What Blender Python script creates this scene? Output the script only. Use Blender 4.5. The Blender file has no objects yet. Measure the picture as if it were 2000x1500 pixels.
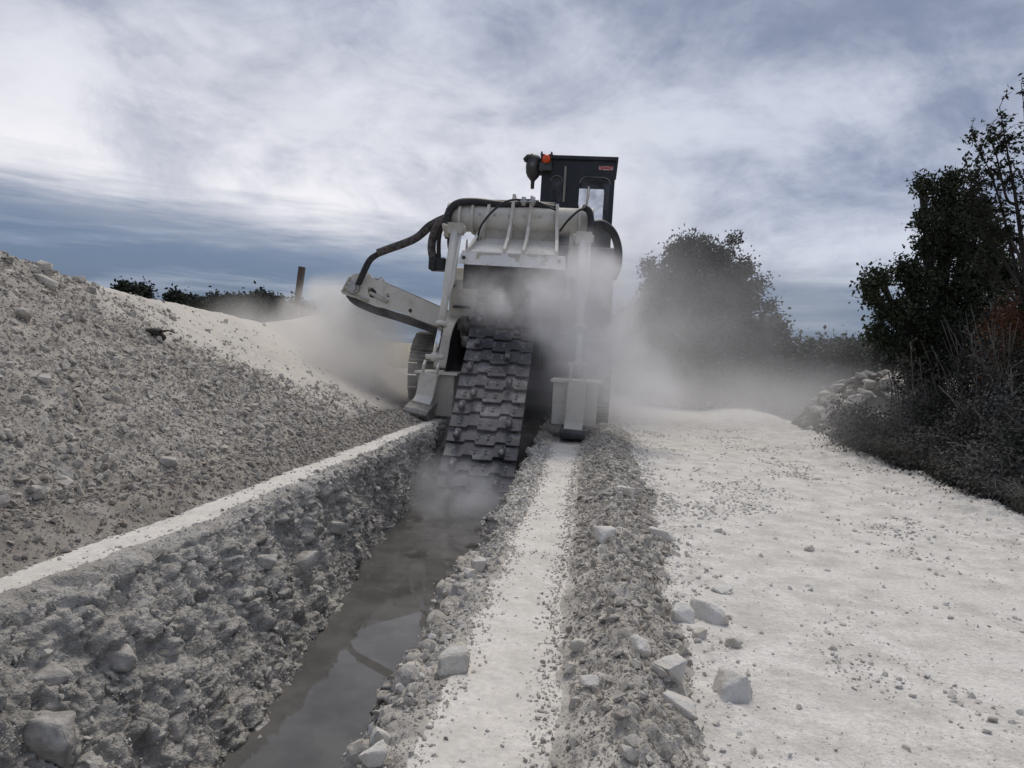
import bpy, bmesh, math, random
import numpy as np
from mathutils import Vector, Matrix
from mathutils.bvhtree import BVHTree
from mathutils import noise as mnoise

S = bpy.context.scene
COL = S.collection
random.seed(7)
RNG = np.random.default_rng(7)

# ------------------------------------------------------------------ camera
F = 1455.0                       # focal length in pixels of a 2000 wide frame
YAW, PIT, ROL, CH = math.radians(6.1), math.radians(2.75), math.radians(3.43), 1.6
_f0 = np.array([-math.sin(YAW), math.cos(YAW), 0]); _r0 = np.array([math.cos(YAW), math.sin(YAW), 0]); _u0 = np.array([0, 0, 1.0])
CF = _f0 * math.cos(PIT) - _u0 * math.sin(PIT); _u1 = _u0 * math.cos(PIT) + _f0 * math.sin(PIT)
CR = _r0 * math.cos(ROL) + _u1 * math.sin(ROL); CU = _u1 * math.cos(ROL) - _r0 * math.sin(ROL)
CC = np.array([0, 0, CH])
cd = bpy.data.cameras.new('camera'); cam = bpy.data.objects.new('camera', cd); COL.objects.link(cam)
M = Matrix.Identity(4)
for i in range(3):
    M[i][0] = CR[i]; M[i][1] = CU[i]; M[i][2] = -CF[i]; M[i][3] = CC[i]
cam.matrix_world = M
cd.sensor_fit = 'HORIZONTAL'; cd.sensor_width = 36; cd.lens = 36 * F / 2000; cd.clip_end = 2000; cd.clip_start = 0.05
S.camera = cam

# ------------------------------------------------------------------ light
SUN_EL, SUN_AZ = 60.0, 5.0     # azimuth from +Y, negative = to the left
SKY_STR = 0.1
world = bpy.data.worlds.new('World'); S.world = world; world.use_nodes = True
sl = bpy.data.lights.new('sun', 'SUN'); sl.energy = 1.5; sl.angle = math.radians(35); sl.color = (1.0, 0.915, 0.79)
so = bpy.data.objects.new('sun', sl); COL.objects.link(so)
_sd = Vector((math.sin(math.radians(SUN_AZ)) * math.cos(math.radians(SUN_EL)), math.cos(math.radians(SUN_AZ)) * math.cos(math.radians(SUN_EL)), math.sin(math.radians(SUN_EL))))
so.rotation_euler = _sd.to_track_quat('Z', 'Y').to_euler()
so.location = (-30, 20, 40)
S.view_settings.view_transform = 'Standard'; S.view_settings.look = 'None'
S.view_settings.exposure = 0.5; S.view_settings.gamma = 1.0
try: S.view_settings.use_curve_mapping = False
except Exception: pass
S.cycles.volume_bounces = 4; S.cycles.max_bounces = 8; S.cycles.transparent_max_bounces = 12
S.cycles.use_denoising = True
S.cycles.volume_step_rate = 1.0; S.cycles.volume_max_steps = 128


class N:
    """small node-graph helper"""
    def __init__(s, tree):
        s.t = tree; s.n = tree.nodes; s.l = tree.links
    def new(s, typ, **kw):
        n = s.n.new(typ)
        for k, v in kw.items(): setattr(n, k, v)
        return n
    def put(s, sock, v):
        if hasattr(v, 'is_linked') or isinstance(v, bpy.types.NodeSocket): s.l.new(v, sock)
        else: sock.default_value = v
    def math(s, op, a, b=0.0, c=None, clamp=False):
        n = s.new('ShaderNodeMath', operation=op, use_clamp=clamp); s.put(n.inputs[0], a); s.put(n.inputs[1], b)
        if c is not None: s.put(n.inputs[2], c)
        return n.outputs[0]
    def vmath(s, op, a, b=None):
        n = s.new('ShaderNodeVectorMath', operation=op); s.put(n.inputs[0], a)
        if b is not None: s.put(n.inputs[1], b)
        return n.outputs['Value'] if op in ('LENGTH', 'DOT_PRODUCT') else n.outputs[0]
    def noise(s, vec, scale, detail=4, rough=0.55, dist=0.0):
        n = s.new('ShaderNodeTexNoise'); s.l.new(vec, n.inputs['Vector'])
        n.inputs['Scale'].default_value = scale; n.inputs['Detail'].default_value = detail
        n.inputs['Roughness'].default_value = rough; n.inputs['Distortion'].default_value = dist
        return n.outputs['Fac']
    def voro(s, vec, scale, feature='F1', out='Distance'):
        n = s.new('ShaderNodeTexVoronoi', feature=feature); s.l.new(vec, n.inputs['Vector']); n.inputs['Scale'].default_value = scale
        return n.outputs[out]
    def smooth(s, v, a, b, o0=0.0, o1=1.0):
        n = s.new('ShaderNodeMapRange', interpolation_type='SMOOTHSTEP'); s.put(n.inputs[0], v)
        for i, q in zip((1, 2, 3, 4), (a, b, o0, o1)): n.inputs[i].default_value = q
        return n.outputs[0]
    def mix(s, f, a, b, typ='MIX'):
        n = s.new('ShaderNodeMix', data_type='RGBA', blend_type=typ); s.put(n.inputs[0], f)
        for i, v in ((6, a), (7, b)):
            if isinstance(v, (tuple, list)): v = (*v[:3], 1)
            s.put(n.inputs[i], v)
        return n.outputs[2]


# ------------------------------------------------------------------ sky (overcast, brighter to the left where the hidden sun is)
def build_sky():
    g = N(world.node_tree); g.n.clear()
    out = g.new('ShaderNodeOutputWorld'); bg = g.new('ShaderNodeBackground'); bg.inputs[1].default_value = SKY_STR
    g.l.new(bg.outputs[0], out.inputs[0])
    sky = g.new('ShaderNodeTexSky', sky_type='NISHITA', sun_disc=False)
    sky.sun_elevation = math.radians(SUN_EL); sky.sun_rotation = math.radians(SUN_AZ)
    tc = g.new('ShaderNodeTexCoord'); d = g.vmath('NORMALIZE', tc.outputs['Generated'])
    sp = g.new('ShaderNodeSeparateXYZ'); g.l.new(d, sp.inputs[0]); x, y, z = sp.outputs
    zc = g.math('MAXIMUM', z, 0.0)
    den = g.math('ADD', zc, 0.26)
    cb = g.new('ShaderNodeCombineXYZ'); g.l.new(g.math('DIVIDE', x, den), cb.inputs[0]); g.l.new(g.math('DIVIDE', y, den), cb.inputs[1])
    cb.inputs[2].default_value = 3.7
    pl = cb.outputs[0]                                                   # cloud deck coordinates
    dd = g.vmath('MULTIPLY', d, (1.0, 1.0, 1.8))
    n1 = g.noise(pl, 0.9, 6, 0.6, 0.3); n2 = g.noise(dd, 4.3, 7, 0.62, 0.5); n3 = g.noise(dd, 11.0, 6, 0.65, .4)
    az = g.math('ARCTAN2', x, y)
    cs = g.new('ShaderNodeCombineXYZ'); g.l.new(g.math('MULTIPLY', az, 1.6), cs.inputs[0]); g.l.new(g.math('MULTIPLY', z, 17.0), cs.inputs[1])
    st = g.noise(cs.outputs[0], 1.25, 6, 0.6, 0.25)                       # layers seen edge-on near the horizon
    cs2 = g.new('ShaderNodeCombineXYZ'); g.l.new(g.math('MULTIPLY', az, 4.0), cs2.inputs[0]); g.l.new(g.math('MULTIPLY', z, 30.0), cs2.inputs[1]); cs2.inputs[2].default_value = 5
    st2 = g.noise(cs2.outputs[0], 1.0, 5, 0.62, 0.3)
    ca = math.radians(-32)                                               # glow of the hidden sun
    glow = g.math('ADD', g.math('MULTIPLY', x, math.sin(ca)), g.math('MULTIPLY', y, math.cos(ca)))
    glow = g.smooth(glow, 0.66, 1.0)
    glowz = g.math('MULTIPLY', glow, g.smooth(z, 0.50, 0.12))
    cloud = g.math('ADD', g.math('MULTIPLY', n1, 0.30), g.math('ADD', g.math('MULTIPLY', n2, 0.52), g.math('MULTIPLY', n3, 0.24)))
    lum = g.smooth(cloud, 0.41, 0.67)
    hi = g.mix(lum, (0.175, 0.205, 0.29), (0.455, 0.48, 0.55))
    hi = g.mix(g.math('MULTIPLY', glowz, g.smooth(cloud, 0.30, 0.60, 0.35, 1.0)), hi, (0.68, 0.665, 0.685))
    hi = g.mix(g.math('MULTIPLY', g.smooth(z, .20, .44), g.smooth(n1, .62, .40, .1, .85)), hi, (0.135, 0.162, 0.235))
    edge0 = g.math('ADD', z, g.math('MULTIPLY', az, 0.06))
    low = g.mix(g.smooth(z, 0.0, 0.10), (0.078, 0.112, 0.172), (0.105, 0.148, 0.228))
    low = g.mix(g.math('MULTIPLY', g.smooth(st2, 0.44, 0.70), 0.75), low, (0.25, 0.285, 0.365))
    low = g.mix(g.math('MULTIPLY', g.smooth(edge0, 0.05, 0.125), g.smooth(st, .40, .62, .15, .9)), low, (0.27, 0.29, 0.355))
    edge = g.math('ADD', g.math('ADD', z, g.math('MULTIPLY', az, 0.06)), g.math('MULTIPLY', g.math('SUBTRACT', st, 0.5), 0.09))
    edge = g.math('ADD', edge, g.math('MULTIPLY', g.math('SUBTRACT', st2, 0.5), 0.05))
    c = g.mix(g.smooth(edge, 0.09, 0.155), low, hi)
    c = g.mix(1.0, c, (10, 10, 10), 'MULTIPLY')
    c = g.mix(0.95, sky.outputs[0], c)
    g.l.new(c, bg.inputs[0])
build_sky()


# ------------------------------------------------------------------ picking points: pixel of the 2000x1500 photograph -> place in the world
def ray(px, py): return CF + CR * (px - 1000) / F + CU * (750 - py) / F
def at_y(px, py, Y): d = ray(px, py); return CC + d * Y / d[1]
def at_z(px, py, z): d = ray(px, py); return CC + d * (z - CH) / d[2]
def proj(p):
    q = np.asarray(p) - CC; w = np.maximum(q @ CF, 1e-3)
    return 1000 + F * (q @ CR) / w, 750 - F * (q @ CU) / w, q @ CF


# ------------------------------------------------------------------ objects
def tag(o, label=None, cat=None, group=None, kind=None):
    if label: o['label'] = label
    if cat: o['category'] = cat
    if group: o['group'] = group
    if kind: o['kind'] = kind
    return o
def empty(name, loc=(0, 0, 0), rz=0.0):
    o = bpy.data.objects.new(name, None); COL.objects.link(o); o.location = loc; o.rotation_euler = (0, 0, rz); o.empty_display_size = 0.2
    return o
def link_mesh(name, me, parent=None):
    o = bpy.data.objects.new(name, me); COL.objects.link(o)
    if parent is not None: o.parent = parent
    return o
def np_mesh(name, v, f, mat, smooth=False):
    """v (n,3), f (m,k) all of k corners"""
    me = bpy.data.meshes.new(name); f = np.asarray(f, dtype=np.int32); m, k = f.shape
    me.vertices.add(len(v)); me.vertices.foreach_set('co', np.asarray(v, dtype=np.float32).ravel())
    me.loops.add(m * k); me.loops.foreach_set('vertex_index', f.ravel())
    me.polygons.add(m); me.polygons.foreach_set('loop_start', np.arange(m, dtype=np.int32) * k); me.polygons.foreach_set('loop_total', np.full(m, k, dtype=np.int32))
    me.polygons.foreach_set('use_smooth', np.full(m, smooth)); me.materials.append(mat); me.update(calc_edges=True); me.validate()
    return me


class MB:
    """collects simple solids and builds them as one mesh object"""
    def __init__(s, off=(0, 0, 0)):
        s.v = []; s.f = []; s.sm = []; s.off = Vector(off)
    def add(s, vs, fs, smooth=False):
        b = len(s.v); s.v += [Vector(p) - s.off for p in vs]; s.f += [[b + i for i in f] for f in fs]; s.sm += [smooth] * len(fs); return s
    def box(s, a, b, R=None, c=None):
        (x0, y0, z0), (x1, y1, z1) = a, b
        p = [Vector(q) for q in ((x0, y0, z0), (x1, y0, z0), (x1, y1, z0), (x0, y1, z0), (x0, y0, z1), (x1, y0, z1), (x1, y1, z1), (x0, y1, z1))]
        if R is not None: p = [R @ q + Vector(c) for q in p]
        return s.add(p, [(3, 2, 1, 0), (4, 5, 6, 7), (0, 1, 5, 4), (1, 2, 6, 5), (2, 3, 7, 6), (3, 0, 4, 7)])
    def prism(s, pts, axis, lo, hi):
        """polygon pts in the two other axes (in order xyz minus axis), extruded along axis"""
        n = len(pts)
        def mk(p, t): q = list(p); q.insert(axis, t); return q
        v = [mk(p, lo) for p in pts] + [mk(p, hi) for p in pts]
        f = [tuple(range(n)), tuple(reversed(range(n, 2 * n)))] + [(i, i + n, (i + 1) % n + n, (i + 1) % n) for i in range(n)]
        return s.add(v, f)
    def tube(s, pts, r, n=10, cap=True, smooth=True):
        pts = [Vector(p) for p in pts]; m = len(pts); rs = r if isinstance(r, (list, tuple)) else [r] * m
        v = []; f = []; up = None
        for i, p in enumerate(pts):
            t = (pts[min(i + 1, m - 1)] - pts[max(i - 1, 0)]).normalized()
            if up is None: up = t.orthogonal().normalized()
            up = (up - t * up.dot(t)); up = up.normalized() if up.length > 1e-6 else t.orthogonal().normalized()
            w = t.cross(up)
            for k in range(n):
                a = 2 * math.pi * k / n; v.append(p + (up * math.cos(a) + w * math.sin(a)) * rs[i])
        for i in range(m - 1):
            for k in range(n): f.append((i * n + k, i * n + (k + 1) % n, (i + 1) * n + (k + 1) % n, (i + 1) * n + k))
        s.add(v, f, smooth)
        if cap:
            s.add(v[:n], [tuple(reversed(range(n)))]); s.add(v[-n:], [tuple(range(n))])
        return s
    def cyl(s, a, b, r, n=16, r2=None): return s.tube([a, b], [r, r if r2 is None else r2], n)
    def ball(s, c, r, n=10, m=7, sz=1.0):
        c = Vector(c); v = []; f = []
        for i in range(m + 1):
            t = math.pi * i / m
            for k in range(n):
                a = 2 * math.pi * k / n; v.append(c + Vector((math.sin(t) * math.cos(a) * r, math.sin(t) * math.sin(a) * r, math.cos(t) * r * sz)))
        for i in range(m):
            for k in range(n): f.append((i * n + k, (i + 1) * n + k, (i + 1) * n + (k + 1) % n, i * n + (k + 1) % n))
        return s.add(v, f, True)
    def mesh(s, name, mat, bevel=0.0):
        me = bpy.data.meshes.new(name); me.from_pydata(s.v, [], s.f); me.polygons.foreach_set('use_smooth', s.sm); me.materials.append(mat)
        bm = bmesh.new(); bm.from_mesh(me); bmesh.ops.remove_doubles(bm, verts=bm.verts, dist=1e-6)
        bmesh.ops.recalc_face_normals(bm, faces=bm.faces)
        if bevel > 0:
            es = [e for e in bm.edges if len(e.link_faces) == 2 and e.calc_face_angle(0) > 0.6 and not (e.link_faces[0].smooth or e.link_faces[1].smooth)]
            try: bmesh.ops.bevel(bm, geom=es, offset=bevel, segments=1, affect='EDGES', clamp_overlap=True)
            except Exception: pass
        bm.to_mesh(me); bm.free(); me.update()
        return me
    def build(s, name, mat, parent=None, bevel=0.0): return link_mesh(name, s.mesh(name, mat, bevel), parent)


def arc(pts, n=8):
    """Catmull-Rom through pts"""
    P = [Vector(p) for p in pts]; P = [P[0] * 2 - P[1]] + P + [P[-1] * 2 - P[-2]]; out = []
    for i in range(1, len(P) - 2):
        for k in range(n):
            t = k / n; a, b, c, d = P[i - 1:i + 3]
            out.append(0.5 * ((2 * b) + (c - a) * t + (2 * a - 5 * b + 4 * c - d) * t * t + (3 * b - a - 3 * c + d) * t ** 3))
    return out + [P[-2]]


# ------------------------------------------------------------------ materials
MATS = {}
def pmat(name, fn):
    m = bpy.data.materials.new(name); m.use_nodes = True; g = N(m.node_tree); b = g.n['Principled BSDF']
    fn(g, b); MATS[name] = m; return m
def geo(g): return g.new('ShaderNodeNewGeometry')
def bump(g, b, h, strength, dist):
    n = g.new('ShaderNodeBump'); n.inputs['Strength'].default_value = strength; n.inputs['Distance'].default_value = dist
    g.l.new(h, n.inputs['Height']); g.l.new(n.outputs[0], b.inputs['Normal'])
def earth(name, c0, c1, dust, dust_amt=0.5, scale=1.0, bs=0.6, bd=0.02, patch=0.45, tint=None, flake_shade=0.0, attr=False):
    """broken chalky ground: two tones, pale dust lying in patches, gritty relief"""
    def fn(g, b):
        ge = geo(g); P = ge.outputs['Position']
        a = g.noise(P, 3.1 * scale, 6, 0.65); k = g.noise(P, 27 * scale, 5, 0.65); big = g.noise(P, 0.55 * scale, 4, 0.55)
        c = g.mix(g.smooth(a, 0.33, 0.68), c0, c1)
        if tint: c = g.mix(g.smooth(big, 0.45, 0.68, 0.0, 0.75), c, tint)
        sp = g.new('ShaderNodeSeparateXYZ'); g.l.new(ge.outputs['Normal'], sp.inputs[0])
        d = g.math('MULTIPLY', g.smooth(g.math('ADD', g.math('MULTIPLY', big, 0.6), g.math('MULTIPLY', a, 0.4)), patch, patch + 0.16), dust_amt)
        c = g.mix(d, c, dust)
        c = g.mix(g.smooth(k, 0.30, 0.72, 0.35, 0.0), c, tuple(q * 0.55 for q in c0))
        if attr:
            at = g.new('ShaderNodeAttribute', attribute_name='fresh'); c = g.mix(g.math('MULTIPLY', at.outputs['Fac'], g.smooth(a, .25, .6, .7, .95)), c, (0.60, 0.57, 0.515))
        if flake_shade > 0:
            fl = g.math('MULTIPLY', g.smooth(g.noise(P, 60, 4, 0.7), 0.585, 0.64), g.smooth(g.noise(P, 2.3, 3, 0.6), 0.4, 0.62))  # dark flecks: small shadows beside surface flakes, painted into the colour
            c = g.mix(g.math('MULTIPLY', fl, flake_shade), c, tuple(q * 0.42 for q in c1))
        g.l.new(c, b.inputs['Base Color']); b.inputs['Roughness'].default_value = 0.95; b.inputs['Specular IOR Level'].default_value = 0.15
        h = g.math('ADD', g.math('ADD', g.math('MULTIPLY', g.noise(P, 22 * scale, 6, 0.7), 0.7), g.math('MULTIPLY', g.voro(P, 42 * scale), 0.35)), g.math('MULTIPLY', g.voro(P, 95 * scale), 0.2))
        bump(g, b, h, bs, bd)
    return pmat(name, fn)
DUST = (0.70, 0.67, 0.62)
m_heap = earth('heap_gravel', (0.29, 0.268, 0.238), (0.44, 0.415, 0.378), (0.56, 0.525, 0.47), 0.4, bd=0.02, attr=True)
m_soil = earth('turned_soil', (0.22, 0.20, 0.175), (0.32, 0.295, 0.265), (0.45, 0.425, 0.385), 0.3, bd=0.02)
m_wall = earth('trench_wall', (0.34, 0.325, 0.30), (0.50, 0.48, 0.447), (0.60, 0.58, 0.545), 0.5, bd=0.035, bs=0.9)
m_track = earth('packed_dust', (0.58, 0.555, 0.51), (0.71, 0.68, 0.635), DUST, 0.6, bs=0.4, bd=0.012, flake_shade=0.5)
m_ridge = earth('rubble', (0.34, 0.32, 0.285), (0.52, 0.49, 0.45), (0.66, 0.63, 0.58), 0.6, bd=0.02)
m_road = earth('dusty_road', (0.56, 0.538, 0.50), (0.76, 0.735, 0.695), (0.78, 0.755, 0.72), 0.7, bs=0.75, bd=0.022, tint=(0.50, 0.47, 0.43), flake_shade=1.0)
m_ground = earth('field', (0.30, 0.26, 0.18), (0.42, 0.37, 0.28), (0.55, 0.50, 0.40), 0.5, scale=0.3)
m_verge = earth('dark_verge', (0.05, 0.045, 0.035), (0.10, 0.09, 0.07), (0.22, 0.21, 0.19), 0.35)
m_mud = earth('wet_mud', (0.10, 0.095, 0.088), (0.16, 0.152, 0.142), (0.2, 0.19, 0.18), 0.3)
def stone_mat(name, lo, hi):
    def fn(g, b):
        ge = geo(g); P = ge.outputs['Position']; oi = g.new('ShaderNodeObjectInfo')
        per = g.math('FRACT', g.math('ADD', oi.outputs['Random'], g.math('MULTIPLY', ge.outputs['Random Per Island'], 3.77)))
        c = g.mix(per, lo, hi)
        c = g.mix(g.smooth(g.noise(P, 9, 5, 0.65), 0.42, 0.66, 0.0, 0.6), c, tuple(min(0.74, q * 1.35) for q in hi))
        c = g.mix(g.smooth(g.noise(P, 5.3, 4, 0.6), 0.55, 0.72, 0.0, 0.5), c, (lo[0] * 0.8, lo[1] * 0.68, lo[2] * 0.55))
        g.l.new(c, b.inputs['Base Color']); b.inputs['Roughness'].default_value = 0.92; b.inputs['Specular IOR Level'].default_value = 0.2
        bump(g, b, g.math('ADD', g.noise(P, 40, 7, 0.75), g.math('MULTIPLY', g.voro(P, 24), .5)), 0.8, 0.02)
    return pmat(name, fn)
m_st_heap = stone_mat('limestone_tan', (0.28, 0.258, 0.228), (0.50, 0.472, 0.43))
m_st_grey = stone_mat('limestone_grey', (0.34, 0.325, 0.30), (0.52, 0.50, 0.467))
m_st_pale = stone_mat('limestone_pale', (0.36, 0.34, 0.305), (0.62, 0.59, 0.545))
m_st_soil = stone_mat('limestone_soil', (0.23, 0.21, 0.185), (0.38, 0.355, 0.32))
m_rock = stone_mat('white_rock', (0.56, 0.525, 0.465), (0.72, 0.69, 0.635))
m_st_ridge = stone_mat('limestone_ridge', (0.28, 0.26, 0.23), (0.53, 0.50, 0.455))
def steel(name, base, rough, metal, dust=0.0, dcol=(0.55, 0.54, 0.52), scale=3.0, thr=0.5, bmp=0.2, spec=0.5):
    def fn(g, b):
        ge = geo(g); P = ge.outputs['Position']
        n = g.math('ADD', g.math('MULTIPLY', g.noise(P, scale, 6, 0.68), 0.75), g.math('MULTIPLY', g.noise(P, scale * 9, 4, 0.7), 0.25))
        k = g.smooth(n, thr - 0.13, thr + 0.13, 0.0, dust)
        c = g.mix(k, base, dcol); c = g.mix(g.smooth(g.noise(P, scale * 2.3, 5, 0.65), 0.5, 0.72, 0, 0.55), c, (base[0] * .62, base[1] * .58, base[2] * .52))
        g.l.new(c, b.inputs['Base Color']); b.inputs['Metallic'].default_value = 0.0
        g.l.new(g.math('MULTIPLY', g.math('SUBTRACT', 1.0, k), metal), b.inputs['Metallic'])
        g.l.new(g.math('MAXIMUM', rough, g.math('MULTIPLY', k, 0.9)), b.inputs['Roughness']); b.inputs['Specular IOR Level'].default_value = spec
        bump(g, b, n, bmp, 0.01)
    return pmat(name, fn)
m_cream = steel('cream_paint', (0.60, 0.575, 0.51), 0.55, 0, 0.7, (0.68, 0.66, 0.62), 2.2, 0.5, 0.1)
m_cream2 = steel('cream_paint_grimy', (0.44, 0.41, 0.355), 0.65, 0, 0.6, (0.56, 0.54, 0.49), 2.6, 0.52, 0.15)
m_white = steel('chalked_plate', (0.56, 0.53, 0.47), 0.7, 0, 0.9, (0.74, 0.725, 0.69), 1.8, 0.44, 0.2)
m_chain = steel('chain_steel', (0.07, 0.069, 0.078), 0.42, 0.25, 0.85, (0.44, 0.43, 0.42), 1.7, 0.60, 0.25)
m_bolt = steel('bolt_steel', (0.14, 0.135, 0.14), 0.35, 0.6, 0.4, (0.5, 0.49, 0.48), 6.0, 0.55)
m_trk = steel('track_steel', (0.14, 0.13, 0.12), 0.6, 0.2, 0.85, (0.40, 0.38, 0.34), 3.2, 0.50, 0.3)
m_dark = steel('dark_frame', (0.035, 0.036, 0.042), 0.6, 0, 0.4, (0.3, 0.29, 0.28), 2.0, 0.62)
m_body = steel('engine_cover', (0.10, 0.105, 0.115), 0.6, 0, 0.6, (0.33, 0.32, 0.31), 1.6, 0.52)
m_cab = steel('cab_paint', (0.011, 0.014, 0.022), 0.5, 0, 0.3, (0.13, 0.13, 0.14), 1.6, 0.62, 0.05)
m_rubber = steel('rubber', (0.016, 0.017, 0.02), 0.55, 0, 0.25, (0.2, 0.19, 0.18), 9.0, 0.6, 0.3)
m_sleeve = steel('hose_sleeve', (0.03, 0.028, 0.03), 0.85, 0, 0.75, (0.20, 0.175, 0.165), 12.0, 0.5, 0.8)
m_belt = steel('belt_rubber', (0.075, 0.073, 0.07), 0.8, 0, 0.6, (0.22, 0.21, 0.2), 4.0, 0.55)
m_chrome = steel('chrome', (0.72, 0.74, 0.78), 0.16, 1.0, 0.0)
m_fit = steel('fitting', (0.45, 0.44, 0.42), 0.35, 0.8, 0.3)
m_black = steel('black_plastic', (0.008, 0.009, 0.013), 0.45, 0, 0.1)
m_wood = steel('weathered_wood', (0.075, 0.06, 0.05), 0.9, 0, 0.5, (0.14, 0.12, 0.105), 5.0, 0.5, 0.5)
m_gstrip = steel('grey_strip', (0.20, 0.19, 0.17), 0.6, 0, 0.5, (0.3, 0.28, 0.25), 5.0)
m_stain = steel('dirt_stain', (0.44, 0.385, 0.31), 0.85, 0, 0.6, (0.58, 0.54, 0.47), 7.0, 0.5)
m_amber = pmat('amber_lens', lambda g, b: (b.inputs['Base Color'].__setattr__('default_value', (0.72, 0.085, 0.012, 1)), b.inputs['Roughness'].__setattr__('default_value', 0.25)))
m_red = pmat('sticker_red', lambda g, b: (b.inputs['Base Color'].__setattr__('default_value', (0.42, 0.10, 0.09, 1)), b.inputs['Roughness'].__setattr__('default_value', 0.5)))
m_print = pmat('sticker_white', lambda g, b: (b.inputs['Base Color'].__setattr__('default_value', (0.6, 0.58, 0.58, 1)), b.inputs['Roughness'].__setattr__('default_value', 0.5)))
def _glass(g, b):
    out = g.n['Material Output']; tr = g.new('ShaderNodeBsdfTransparent'); tr.inputs[0].default_value = (0.86, 0.88, 0.92, 1)
    mx = g.new('ShaderNodeMixShader'); b.inputs['Base Color'].default_value = (0.25, 0.25, 0.27, 1); b.inputs['Roughness'].default_value = 0.12
    g.l.new(g.smooth(g.noise(geo(g).outputs['Position'], 3, 5), 0.35, 0.75, 0.1, 0.4), mx.inputs[0]); g.l.new(tr.outputs[0], mx.inputs[1]); g.l.new(b.outputs[0], mx.inputs[2]); g.l.new(mx.outputs[0], out.inputs[0])
m_glass = pmat('dusty_glass', _glass)
def _water(g, b):
    P = geo(g).outputs['Position']; n = g.noise(P, 2.2, 5, 0.6)
    g.l.new(g.mix(g.smooth(n, 0.35, 0.65), (0.085, 0.083, 0.079), (0.125, 0.121, 0.116)), b.inputs['Base Color'])
    g.l.new(g.smooth(g.noise(P, 3.7, 4), 0.4, 0.7, 0.015, 0.06), b.inputs['Roughness']); b.inputs['IOR'].default_value = 1.33; b.inputs['Specular IOR Level'].default_value = 0.5
    bump(g, b, g.noise(P, 3.5, 3, 0.5), 0.02, 0.01)
m_water = pmat('muddy_water', _water)
def leaf_mat(name, c0, c1, dust=None, amt=0.0):
    def fn(g, b):
        ge = geo(g); per = ge.outputs['Random Per Island']
        c = g.mix(per, c0, c1); c = g.mix(g.smooth(g.noise(ge.outputs['Position'], 0.9, 3), 0.4, 0.65, 0, 0.6), c, tuple(q * 0.6 for q in c0))
        if dust: c = g.mix(g.smooth(g.noise(ge.outputs['Position'], 1.3, 4), 0.4, 0.66, 0, amt), c, dust)
        g.l.new(c, b.inputs['Base Color']); b.inputs['Roughness'].default_value = 0.7; b.inputs['Specular IOR Level'].default_value = 0.2
    return pmat(name, fn)
m_oak = leaf_mat('oak_leaf', (0.03, 0.04, 0.022), (0.068, 0.082, 0.045))
m_slim = leaf_mat('slim_leaf', (0.022, 0.028, 0.018), (0.045, 0.05, 0.03))
m_bush = leaf_mat('bramble_leaf', (0.03, 0.031, 0.026), (0.075, 0.075, 0.064), (0.17, 0.165, 0.158), 0.6)
m_rust = leaf_mat('rust_leaf', (0.075, 0.032, 0.016), (0.13, 0.06, 0.03))
m_dtree = leaf_mat('dusty_leaf', (0.04, 0.047, 0.036), (0.085, 0.092, 0.073), (0.15, 0.15, 0.142), 0.5)
m_far = leaf_mat('far_leaf', (0.022, 0.032, 0.022), (0.045, 0.058, 0.04))
m_grass = leaf_mat('dry_grass_blade', (0.12, 0.115, 0.095), (0.28, 0.27, 0.235))
m_bark = steel('bark', (0.035, 0.03, 0.026), 0.95, 0, 0.4, (0.08, 0.075, 0.068), 6.0, 0.5, 0.6)
m_stem = steel('dusty_stem', (0.10, 0.092, 0.08), 0.95, 0, 0.6, (0.24, 0.23, 0.215), 6.0, 0.5, 0.3)

# ------------------------------------------------------------------ numeric noise
_perm = RNG.permutation(4096).astype(np.int64)
def _h(ix, iy, iz): return _perm[(ix + _perm[(iy + _perm[iz & 4095]) & 4095]) & 4095]
_grad = RNG.normal(size=(4096, 3)); _grad /= np.linalg.norm(_grad, axis=1)[:, None]
def pnoise(p):
    i = np.floor(p).astype(np.int64); f = p - i; w = f * f * f * (f * (f * 6 - 15) + 10); r = 0
    for dx in (0, 1):
        for dy in (0, 1):
            for dz in (0, 1):
                gq = _grad[_h(i[:, 0] + dx, i[:, 1] + dy, i[:, 2] + dz)]
                d = f - np.array([dx, dy, dz])
                ww = (w[:, 0] if dx else 1 - w[:, 0]) * (w[:, 1] if dy else 1 - w[:, 1]) * (w[:, 2] if dz else 1 - w[:, 2])
                r = r + ww * (gq * d).sum(1)
    return r * 1.6
def fbm(p, octs=5, gain=0.5, lac=2.03, ridge=False):
    a = 1.0; s = 0; t = 0
    for o in range(octs):
        n = pnoise(p + o * 17.3)
        if ridge: n = 1 - 2 * np.abs(n)
        s = s + a * n; t += a; a *= gain; p = p * lac
    return s / t
def worley(p, jit=0.9):
    """distance to the nearest and second nearest scattered point, and a value per cell"""
    i = np.floor(p).astype(np.int64); b1 = np.full(len(p), 9.0); b2 = b1.copy(); val = np.zeros(len(p))
    for dx in (-1, 0, 1):
        for dy in (-1, 0, 1):
            for dz in (-1, 0, 1):
                c = i + np.array([dx, dy, dz]); hh = _h(c[:, 0], c[:, 1], c[:, 2])
                q = c + 0.5 + 0.28 * jit * _grad[hh] * 1.6
                d = np.linalg.norm(p - q, axis=1)
                m = d < b1
                b2 = np.where(m, b1, np.minimum(b2, d)); val = np.where(m, hh / 4096.0, val); b1 = np.where(m, d, b1)
    return b1, b2, val
def sstep(x, a, b):
    t = np.clip((x - a) / (b - a), 0, 1); return t * t * (3 - 2 * t)

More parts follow.
